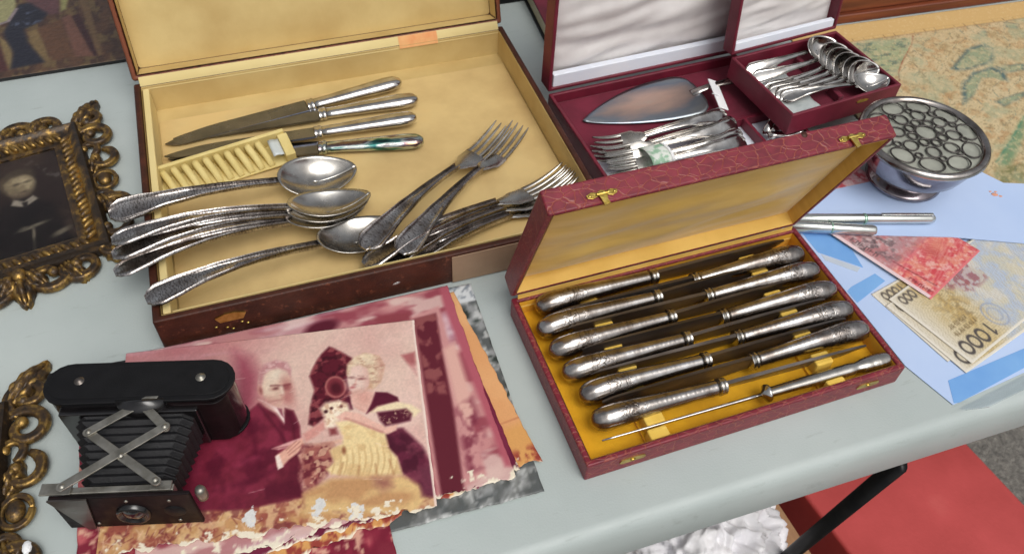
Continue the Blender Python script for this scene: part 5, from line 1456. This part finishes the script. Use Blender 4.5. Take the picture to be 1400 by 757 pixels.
# ------------------------------------------------------------------ painted picture, book and dark case at the back of the table
def paint_picture(k):
    k.c[:] = (62, 42, 34)
    k.blot((88, 62, 44), 22, 0.5, 0.14, 121, 0.8, sx=2.0)
    k.blot((112, 96, 60), 16, 0.6, 0.08, 123, 0.6, sx=2.4)
    k.poly(((-63.4, -82.3), (-65.5, -24.6), (-55.4, -27.6), (-44, -82.9)), (70, 36, 34), 2)
    k.poly(((-44, -82.9), (-59, -6.5), (-42.2, -37.1), (-39.9, -78.8)), (118, 100, 66), 2)
    k.poly(((-28.1, -12.6), (-14.8, -7.6), (-4.6, -73.1), (-11.7, -76.4), (-21.9, -43.1)), (112, 92, 60), 2)
    k.poly(((-17.8, -8.2), (7.8, 3.8), (19.9, -74.9), (-1.7, -76.7)), (88, 60, 42), 2)
    k.poly(((7.8, 6.9), (17.1, 10.3), (40.1, -80.8), (21.3, -75.3)), (104, 70, 58), 2)
    k.poly(((18.5, 6.8), (26.3, 10.8), (44.5, -79.4), (40.1, -80.8)), (54, 28, 30), 1.2)
    k.poly(((25.6, 49), (35, 46.3), (48.9, -80.7), (44.4, -82.1)), (100, 78, 54), 1.5)
    k.poly(((-51.7, -5.7), (-38, 48), (-22.7, 50), (-4.2, 22.7), (-14.8, 4.3), (-31.1, -5.8), (-26.3, -36.1), (-8.9, -77.3), (-42.6, -80.6), (-40.5, -51.6), (-49.9, -17.8)), (28, 28, 40), 2.5)
    k.blot((84, 92, 112), 7, 0.62, 0.06, 127, 0.7, mask=k.inside(((-45.9, -4.5), (-34.9, 44), (-22.7, 50), (-4.2, 22.7), (-14.8, 4.3), (-31.1, -5.8)), 3))
    k.poly(((-69, 66.4), (-41.4, 64.9), (-40.9, 39.4), (-47.9, 16.9), (-66.8, 7.5)), (142, 138, 98), 1.5)
    k.line(((-66.8, 7.5), (-47.8, 15.4), (-40.1, 39.2)), 4, (128, 116, 118), 1.0)
    k.poly(((-69.3, 76.1), (-46.1, 69.5), (-46, 64.6), (-68.9, 63.2)), (142, 78, 70), 2)
    k.poly(((-38.4, 67.3), (5.3, 54.8), (6.4, 16.5), (-4.3, 16.5), (-22.7, 43.6)), (88, 58, 60), 3)
    k.poly(((6.8, 54.4), (16.2, 51.7), (12.7, 24), (6.5, 19.6)), (134, 130, 84), 2)
    k.c *= (0.85 + 0.3 * k.field(3, 129, 3))[..., None]
pic = thing('painting', 'dark painted picture in brown and ochre tones lying beyond the gilt frame', 'painting', (-0.5093, 0.7880, 0.0), R(22))
p = sheet('canvas', 0.205, 0.190, 0.0016, paint_picture, MT['print_paint'], pic, None, None, 0.0005, (60, 44, 36)); p.location = (-0.0145, 0.0090 + 0.016, 0.0046)
MB().box(-0.118, 0.0895, -0.0695, 0.1235, 0.0004, 0.0040).build('panel', MT['black_card'], pic, smooth=False)
MB().box(0.0886, 0.0915, -0.0690, 0.1235, 0.0, 0.0060).build('pale_edge', MT['page'], pic, bevel=0.0008)

bkA = R(18.5)
bo = thing('book', 'burgundy bound book with cream page edges beyond the wide burgundy case', 'book', (0.0234, 0.8223, 0), bkA)
MB().box(0.0, 0.150, -0.012, 0.20, 0.0, 0.003).build('back_cover', MT['black_card'], bo, bevel=0.0008)
MB().box(0.003, 0.148, -0.010, 0.198, 0.003, 0.021).build('pages', MT['page'], bo, smooth=False)
MB().box(0.0, 0.150, -0.012, 0.20, 0.021, 0.024).build('front_cover', MT['burgundy'], bo, bevel=0.0008)
bo.rotation_euler = (0, 0, R(17))

dk = MB().box(-0.16, 0.16, 0.0, 0.10, 0.0, 0.03).build('dark_case', MT['black_leather'], bevel=0.003)
dk.location = (-0.0362, 0.8998, 0); dk.rotation_euler = (0, 0, R(21))
tag(dk, 'flat black case behind the open lid of the brown canteen', 'case')

# ------------------------------------------------------------------ old map and wooden chest
def paint_map(k):
    k.c[:] = (198, 178, 136)
    k.blot((208, 190, 152), 30, 0.5, 0.2, 131, 0.7)
    k.blot((164, 140, 98), 9, 0.62, 0.05, 133, 0.6, octv=4)
    k.blot((132, 114, 82), 3.6, 0.68, 0.04, 135, 0.6, octv=4)
    k.blot((184, 144, 98), 10, 0.6, 0.06, 137, 0.6, octv=4)
    SEA = (150, 160, 128); CO = (84, 108, 106)
    def lake(pts):
        k.poly(pts, CO, 2.6); 
        cx = sum(p[0] for p in pts) / len(pts); cy = sum(p[1] for p in pts) / len(pts)
        k.poly([(cx + (x - cx) * 0.80, cy + (y - cy) * 0.80) for x, y in pts], SEA, 1.4)
    lake(((-76.1, 54.4), (-32.7, 84.8), (-4.9, 91), (0.3, 74.6), (-20.3, 55.1), (-49.8, 50), (-68.6, 48.4)))
    lake(((-84.2, 23.8), (-55.2, 42.6), (-39.7, 44.9), (-25.9, 47.6), (-18, 34.3), (-25.6, 19), (-33.6, 29.2), (-52.1, 33.4), (-86.1, 2.4), (-104, -6.8)))
    lake(((-65.1, -10.3), (-20, -1.6), (-25.4, -8.5), (-60.5, -19.3)))
    lake(((-20.7, 46.5), (15.7, 44.3), (7.9, 34.3), (-16.3, 33.9)))
    lake(((2.8, 111.4), (14, 115.3), (7.7, 103.9), (-1.4, 102.8)))
    lake(((49.9, 123.8), (64.2, 117.5), (55.9, 109.5), (45.3, 115)))
    k.poly(((-168, 123.6), (-86.4, 121.2), (-93.5, 107.3), (-132.6, 71.2), (-143.9, 56.6), (-171.7, 54.4), (-190.6, 101.5)), (160, 168, 130), 1.2)
    k.blot((96, 118, 104), 6, 0.6, 0.05, 139, 0.8, mask=k.inside(((-168, 123.6), (-86.4, 121.2), (-143.9, 56.6), (-190.6, 101.5)), 2), sx=0.5)
    k.line(((-81, 123.2), (-93.5, 107.3), (-122.6, 80.7), (-140.7, 61.6), (-148.6, 46.5)), 1.3, (150, 84, 56), 0.6)
    k.line(((-112.4, 72.6), (-117.1, 28.4), (-129.7, 4.3)), 0.9, (120, 100, 66), 0.5)
    k.poly(((-104, -76.8), (-49.8, -39.8), (-71.3, -67.4), (-110, -98.8), (-143.7, -117.9)), (120, 146, 108), 3)
    k.line(((-49.8, -39.8), (-86.9, -68.7), (-128, -96.9)), 2.2, (84, 134, 104), 1.0)
    k.poly(((-135.2, -104.2), (-101, -105.4), (-120.1, -130), (-144.9, -124.1)), (126, 124, 80), 3)
    k.waves((140, 118, 80), 9.0, 3.0, 60, 0.22, 35, 0.4); k.waves((140, 118, 80), 14.0, 5.0, 90, 0.22, -50, 0.4)
    k.waves((104, 128, 118), 17.0, 9.0, 70, 0.35, 62, 0.5); k.waves((122, 104, 74), 7.0, 4.0, 33, 0.2, 8, 0.4); k.blot((166, 172, 140), 26, 0.6, 0.06, 145, 0.6)
    rg = np.random.default_rng(5)
    for q in range(110):
        x, y = rg.uniform(-200, 60), rg.uniform(-150, 120); L_ = rg.uniform(2, 7); a = rg.uniform(0, 6.3)
        k.line([(x, y), (x + L_ * math.cos(a), y + L_ * math.sin(a))], 0.7, (112, 96, 70), 0.4, 0.55)
    k.blot((210, 190, 150), 5.0, 0.58, 0.08, 143, 0.5, octv=3)
    # ruled border along the top, plain margin beyond it
    Yt = 128.0
    k._mix(np.clip((k.Y - Yt) / 1.0, 0, 1), (212, 178, 118))
    k.line([(-260, Yt), (260, Yt)], 1.0, (132, 98, 60), 0.5); k.line([(-260, Yt + 5), (260, Yt + 5)], 0.6, (150, 116, 74), 0.5)
    for q in range(-200, 201, 14):
        k.line([(q, Yt), (q, Yt + 5)], 0.7, (140, 106, 66), 0.5)
    k.blot((226, 204, 156), 2.2, 0.7, 0.04, 141, 0.5)
mp = sheet('map_sheet', 0.46, 0.325, 0.0016, paint_map, MT['print_matt'], None, None, None, 0.0006, (200, 170, 120))
mp.location = (0.5760, 0.7905, 0.0016); mp.rotation_euler = (0, 0, R(18))
tag(mp, 'old yellowed printed map with blue green lakes lying behind the silver bowl', 'map')

ch = thing('wooden_chest', 'reddish brown varnished wooden chest behind the map', 'chest', (0.3782, 0.8945, 0), R(18.2))
mo = Matrix.Identity(4)
MB().box(-0.06, 0.52, 0.012, 0.20, 0.012, 0.150).build('body', MT['wood'], ch, bevel=0.002)
MB().box(-0.066, 0.526, 0.006, 0.205, 0.0, 0.012).build('plinth', MT['wood'], ch, bevel=0.002)
MB().box(-0.066, 0.526, 0.006, 0.205, 0.150, 0.160).build('lid', MT['wood'], ch, bevel=0.002)
o = MB().lathe([(0.0, 0.006), (0.004, 0.0055), (0.007, 0.003), (0.004, 0.0)], 20).build('knob', MT['leg'], ch); o.location = (0.205, 0.012, 0.020); o.rotation_euler = (R(90), 0, 0)

# ------------------------------------------------------------------ silver rose bowl with pierced top
BC = Vector((0.3770, 0.6215, 0.0051))
rbw = thing('rose_bowl', 'tarnished silver rose bowl with pierced ring grille on the white paper', 'bowl', BC)
MB().lathe([(0.0, 0.001), (0.030, 0.001), (0.0345, 0.0), (0.0362, 0.0022), (0.0345, 0.0050), (0.0315, 0.0062), (0.0300, 0.0085), (0.0270, 0.0100)], 64).build('foot', MT['bowl_silver'], rbw)
MB().lathe([(0.0265, 0.0098), (0.0300, 0.0115), (0.0400, 0.0170), (0.0480, 0.0260), (0.0520, 0.0360), (0.0540, 0.0440), (0.0550, 0.0480)], 72).build('body', MT['bowl_silver'], rbw)
MB().lathe([(0.0550, 0.0478), (0.0585, 0.0490), (0.0600, 0.0515), (0.0588, 0.0545), (0.0560, 0.0560), (0.0535, 0.0550), (0.0520, 0.0525)], 72).build('rim', MT['silver_dark'], rbw)
MB().lathe([(0.0, 0.0560), (0.010, 0.0558), (0.020, 0.0552), (0.030, 0.0545), (0.040, 0.0534), (0.0530, 0.0512)], 60).build('inner_disc', MT['pale_disc'], rbw)
def grille_ring(x, y, rx, ry, a, w=0.0008):
    pts = []
    for i in range(25):
        b_ = 2 * PI * i / 24
        pts.append((rx * math.cos(b_), ry * math.sin(b_), 0))
    o = MB().tube(pts, w, 6, cap=False).build('grille_ring', MT['grille'], rbw)
    o.location = (x, y, 0.0528 + 0.0045 * (1 - (x * x + y * y) / 0.053 ** 2)); o.rotation_euler = (0, 0, a)
grille_ring(0, 0, 0.0098, 0.0098, 0)
for i in range(8):
    a = 2 * PI * (i + 0.5) / 8; grille_ring(0.0150 * math.cos(a), 0.0150 * math.sin(a), 0.0045, 0.0045, a, 0.0009)
for i in range(8):
    a = 2 * PI * i / 8; grille_ring(0.0265 * math.cos(a), 0.0265 * math.sin(a), 0.0072, 0.0066, a)
for i in range(10):
    a = 2 * PI * (i + 0.3) / 10; grille_ring(0.0425 * math.cos(a), 0.0425 * math.sin(a), 0.0090, 0.0112, a)
for i in range(10):
    a = 2 * PI * (i + 0.8) / 10; grille_ring(0.0345 * math.cos(a), 0.0345 * math.sin(a), 0.0032, 0.0032, a, 0.0008)

# ------------------------------------------------------------------ papers, pens and banknotes
def poly_sheet(name, pts, z, mat, label, cat, th=0.0005, group=None):
    cx = sum(p[0] for p in pts) / len(pts); cy = sum(p[1] for p in pts) / len(pts)
    o = MB().prism([(x - cx, y - cy) for x, y in pts], 0, th).build(name, mat, smooth=False)
    o.location = (cx, cy, z)
    return tag(o, label, cat, group)
def rect_at(c, w, h, a):
    ca, sa = math.cos(R(a)), math.sin(R(a))
    return [(c[0] + ca * x - sa * y, c[1] + sa * x + ca * y) for x, y in ((-w / 2, -h / 2), (w / 2, -h / 2), (w / 2, h / 2), (-w / 2, h / 2))]
EO = (0.4000, 0.4500)
env = thing('blue_envelope', 'pale blue plastic envelope with brighter blue bands under the banknotes', 'envelope', (EO[0], EO[1], 0.0006))
def band(pts, nm='blue_band', z=0.0005, m='blue', th=0.0002):
    MB().prism([(x - EO[0], y - EO[1]) for x, y in pts][::-1], z, z + th).build(nm, MT[m], env, smooth=False)
band(((0.2602, 0.5478), (0.2791, 0.5011), (0.3218, 0.3974), (0.3496, 0.3627), (0.4324, 0.4051), (0.5039, 0.5595)), 'sleeve', 0.0, 'sheet', 0.0005)
band(((0.3525, 0.3854), (0.3506, 0.3641), (0.3555, 0.3651), (0.4233, 0.4044), (0.4304, 0.424)))
band(((0.2647, 0.5425), (0.2881, 0.5443), (0.3071, 0.5237), (0.3122, 0.5027), (0.2748, 0.5184)))
band(((0.2914, 0.4739), (0.2964, 0.4793), (0.3211, 0.4964), (0.3282, 0.4884), (0.2974, 0.4612)))
band(((0.4057, 0.5133), (0.4161, 0.5294), (0.4791, 0.5481), (0.4712, 0.5264)))
band(((0.3948, 0.4994), (0.4047, 0.5124), (0.4708, 0.5255), (0.4635, 0.5055)), 'pale_band', 0.0005, 'pale_band')
band(((0.2771, 0.5168), (0.3095, 0.5025), (0.3056, 0.497), (0.2795, 0.509)), 'pale_band', 0.0005, 'pale_band')
band(((0.3538, 0.3596), (0.3581, 0.3586), (0.3776, 0.3625), (0.4264, 0.389), (0.4319, 0.4036)), 'clear_edge', 0.0, 'clear', 0.0005)

pts = [(0.2453, 0.5389), (0.3195, 0.5401), (0.4013, 0.5438), (0.4943, 0.54), (0.5268, 0.6243), (0.4979, 0.624), (0.4774, 0.6234), (0.4538, 0.644), (0.3519, 0.6171), (0.245, 0.5775)]
SC = (0.3900, 0.5900)
pp = thing('paper_sheet', 'plain white sheet of paper under the silver bowl and the pens', 'paper', (SC[0], SC[1], 0.0046))
MB().prism([(x - SC[0], y - SC[1]) for x, y in pts], 0, 0.0004).build('page', MT['sheet'], pp, smooth=False)
_p = Vector((0.4627, 0.6055, 0.005))
for dx, dy, r_ in ((0, 0, 0.0034), (0.005, -0.002, 0.0018), (-0.003, 0.004, 0.0015), (0.002, 0.004, 0.0016)):
    sm = MB().ellipsoid((0, 0, 0), r_, r_ * 0.7, 0.00012, 12, 4).build('orange_mark', MT['orange'], pp); sm.location = (_p.x - SC[0] + dx, _p.y - SC[1] + dy, 0.00048)

def make_pen(label, p0, p1, full):
    t = thing('ballpoint_pen', label, 'pen', group='silver pens on the paper')
    L_ = (Vector(p1) - Vector(p0)).length
    r_ = 0.0048
    MB().lathe([(0, 0), (0.003, 0.001), (r_, 0.004), (r_, L_ * 0.48)], 20).build('barrel', MT['pen'], t).rotation_euler = (0, R(90), 0)
    MB().lathe([(r_, L_ * 0.482), (r_ * 1.06, L_ * 0.484), (r_ * 1.06, L_ * 0.50), (r_, L_ * 0.502)], 20).build('centre_ring', MT['pen_ring'], t).rotation_euler = (0, R(90), 0)
    MB().lathe([(r_, L_ * 0.503), (r_, L_ * 0.955), (r_ * 0.8, L_ * 0.985), (0.0012, L_)], 20).build('cap', MT['pen'], t).rotation_euler = (0, R(90), 0)
    if full:
        MB().box(L_ * 0.60, L_ * 0.965, -0.0014, 0.0014, r_ + 0.0006, r_ + 0.0016).build('clip', MT['pen'], t, bevel=0.0004)
        MB().box(L_ * 0.955, L_ * 0.972, -0.0014, 0.0014, r_ * 0.5, r_ + 0.0007).build('clip_root', MT['pen'], t, smooth=False)
    return aim(t, p0, p1)
make_pen('silver ballpoint pen with clip lying across the white paper', (0.2567, 0.5507, 0.0102), (0.3901, 0.5615, 0.0102), True)
make_pen('plain silver pen without clip lying against the clipped one', (0.2483, 0.5416, 0.0102), (0.3307, 0.5416, 0.0102), False)

def digits(k, txt, x, y, h, w, gap, col, lw=1.5):
    for q, c in enumerate(txt):
        cx = x + q * (w + gap)
        if c == '0':
            k.ring((cx, y), w / 2, h / 2, lw, col)
        elif c == '1':
            k.line([(cx, y - h / 2), (cx, y + h / 2)], lw, col); k.line([(cx, y + h / 2), (cx - w * 0.35, y + h * 0.28)], lw * 0.8, col)
def tiny_text(k, x, y, n, h, col):
    for q in range(n):
        cx = x + q * h * 0.95
        k.line([(cx, y), (cx, y + h)], 0.7, col, 0.35); k.line([(cx, y + h * (0.5 + 0.5 * (q % 2))), (cx + h * 0.55, y + h * (0.5 + 0.5 * (q % 3 == 0)))], 0.6, col, 0.35)
        if q % 2: k.line([(cx + h * 0.55, y), (cx + h * 0.55, y + h)], 0.7, col, 0.35)
def paint_1000(k):
    k.c[:] = (218, 212, 196)
    k._mix(np.clip(1 - np.abs(k.X - 46) / 34, 0, 1) * 0.8, (206, 180, 118))
    k.blot((184, 152, 88), 5, 0.54, 0.06, 151, 0.75, mask=np.clip(1 - np.abs(k.X - 40) / 30, 0, 1) * np.clip((24 - k.Y) / 10, 0, 1))
    k.blot((178, 192, 212), 14, 0.46, 0.1, 153, 0.8, mask=np.clip((26 - k.X) / 12, 0, 1))
    k.blot((214, 204, 170), 9, 0.56, 0.08, 157, 0.7, mask=np.clip((26 - k.X) / 12, 0, 1))
    k.poly([(-10, -34), (22, -36), (30, -20), (14, -6), (-8, -8)], (196, 176, 172), 4)
    k.blot((150, 78, 84), 4, 0.52, 0.06, 155, 0.85, mask=k.inside([(-14, -36), (22, -38), (30, -20), (14, -4), (-12, -6)], 3))
    k.ring((20, 22), 10, 12, 1.3, (150, 164, 192), 0, 0.6, 0.9); k.ring((20, 22), 5.5, 7, 1.0, (150, 164, 192), 0, 0.6, 0.8)
    for q in range(17):
        k.line([(-80 + q * 10, -40), (-75 + q * 10, 40)], 0.4, (188, 176, 150), 0.35, 0.6)
    k.waves((150, 132, 96), 2.1, 3.0, 46, 0.28, 12, 0.55, np.clip(1 - np.abs(k.X - 44) / 36, 0, 1)); k.waves((150, 168, 200), 1.9, 4.5, 38, 0.26, -20, 0.5, np.clip((30 - k.X) / 14, 0, 1)); k.waves((170, 150, 120), 3.0, 2.0, 22, 0.25, 80, 0.4)
    k.blot((120, 106, 84), 2.2, 0.6, 0.05, 158, 0.5, mask=np.clip(1 - np.abs(k.X - 40) / 22, 0, 1) * np.clip((20 - k.Y) / 10, 0, 1))
    digits(k, '1000', 38, 29, 12.5, 8.6, 2.6, (78, 72, 70), 2.0)
    tiny_text(k, 40, 14, 9, 3.6, (112, 92, 60)); tiny_text(k, 44, 7, 7, 3.6, (112, 92, 60))
    digits(k, '1000', 54, -33, 8, 5.0, 1.4, (92, 84, 78), 1.4)
    digits(k, '1000', -72, 31, 8, 5.0, 1.4, (86, 82, 80), 1.4)
    k._mix(np.clip((np.abs(k.X) - 79) / 1.0, 0, 1), (226, 220, 206)); k._mix(np.clip((np.abs(k.Y) - 38.5) / 0.8, 0, 1), (226, 220, 206))
def paint_red_note(k):
    k.c[:] = (222, 160, 164)
    k._mix(np.clip((k.X - 20) / 26, 0, 1), (206, 70, 78))
    k.blot((226, 146, 118), 6, 0.52, 0.08, 161, 0.8, mask=np.clip((k.X - 26) / 12, 0, 1))
    k.blot((232, 196, 186), 3, 0.62, 0.06, 162, 0.7, mask=np.clip((k.X - 26) / 12, 0, 1))
    gz = np.clip(1 - np.abs(k.X - 6) / 30, 0, 1) ** 0.5
    k._mix(gz * 0.8, (134, 118, 120))
    k.blot((204, 192, 190), 4, 0.54, 0.06, 163, 0.85, mask=gz); k.blot((70, 58, 62), 4.5, 0.58, 0.05, 165, 0.8, mask=gz); k.blot((196, 110, 112), 7, 0.58, 0.06, 164, 0.7, mask=gz)
    k.blot((204, 76, 86), 7, 0.50, 0.06, 167, 0.85, mask=np.clip((-k.X - 26) / 6, 0, 1)); k.blot((240, 214, 214), 5, 0.6, 0.06, 168, 0.8, mask=np.clip((-k.X - 22) / 6, 0, 1))
    # a seated profile in brown line work beside a dark band
    k.ell((46, 18), 9, 12, (214, 120, 100), 10, 3.0, 0.7); k.ell((48, 8), 13, 7, (186, 70, 66), 10, 3.0, 0.6); k.line([(30, -30), (70, -26)], 1.2, (110, 34, 44), 0.6, 0.8)
    k.waves((240, 196, 186), 1.8, 3.0, 30, 0.24, 15, 0.55, np.clip((k.X - 30) / 10, 0, 1)); k.waves((214, 204, 204), 1.7, 2.4, 26, 0.24, -30, 0.55, gz); k.waves((190, 90, 98), 2.2, 2.0, 24, 0.22, 50, 0.4)
    tiny_text(k, 50, -38, 7, 3.4, (120, 40, 50)); tiny_text(k, -10, -37, 6, 5.0, (64, 52, 56))
    k._mix(np.clip((-k.Y - 39.5) / 1.0, 0, 1), (232, 206, 208)); k._mix(np.clip((k.X - 72.5) / 1.0, 0, 1), (220, 120, 124))
GN = 'banknotes fanned out beside the red case'
def curl(ax, amp, ph=0.0):
    return lambda X, Y: amp * (np.cos(X * ax + ph) * 0.5 + 0.5) + 0.25 * amp * np.sin(Y * 60 + ph)
def note(label, paint, corner, ang, z, w, h, cu):
    """corner: where the note's local (+x, +y) corner lies on the table"""
    o = sheet('banknote', w, h, 0.00085, paint, MT['print_note'], None, cu, None, 0.0002, (226, 218, 200))
    ca, sa = math.cos(R(ang)), math.sin(R(ang))
    o.location = (corner[0] - (ca * w / 2 - sa * h / 2), corner[1] - (sa * w / 2 + ca * h / 2), z)
    o.rotation_euler = (0, 0, R(ang))
    return tag(o, label, 'banknote', GN)
note('lowest 1000 banknote of the fan, touching the wall of the red case', paint_1000, (0.3575, 0.4035, 0.002), -146, 0.0016, 0.165, 0.082, curl(22, 0.0004))
note('second 1000 banknote from the bottom of the fan, partly hidden by the front one', paint_1000, (0.369, 0.3929, 0.002), -144, 0.0023, 0.165, 0.082, curl(18, 0.0005, 1))
note('front 1000 banknote with large dark numerals lying on top of the other thousands', paint_1000, (0.3762, 0.402, 0.003), -141.1, 0.0032, 0.165, 0.082, curl(20, 0.0005, 2))
note('pink and red banknote half hidden under the other red one and the pens', paint_red_note, (0.4119, 0.5409), -52, 0.0036, 0.150, 0.088, curl(20, 0.0003, 1))
note('red and grey banknote lying on the thousands below the pens', paint_red_note, (0.4239, 0.529), -45.5, 0.0043, 0.150, 0.088, curl(16, 0.0003, 2))
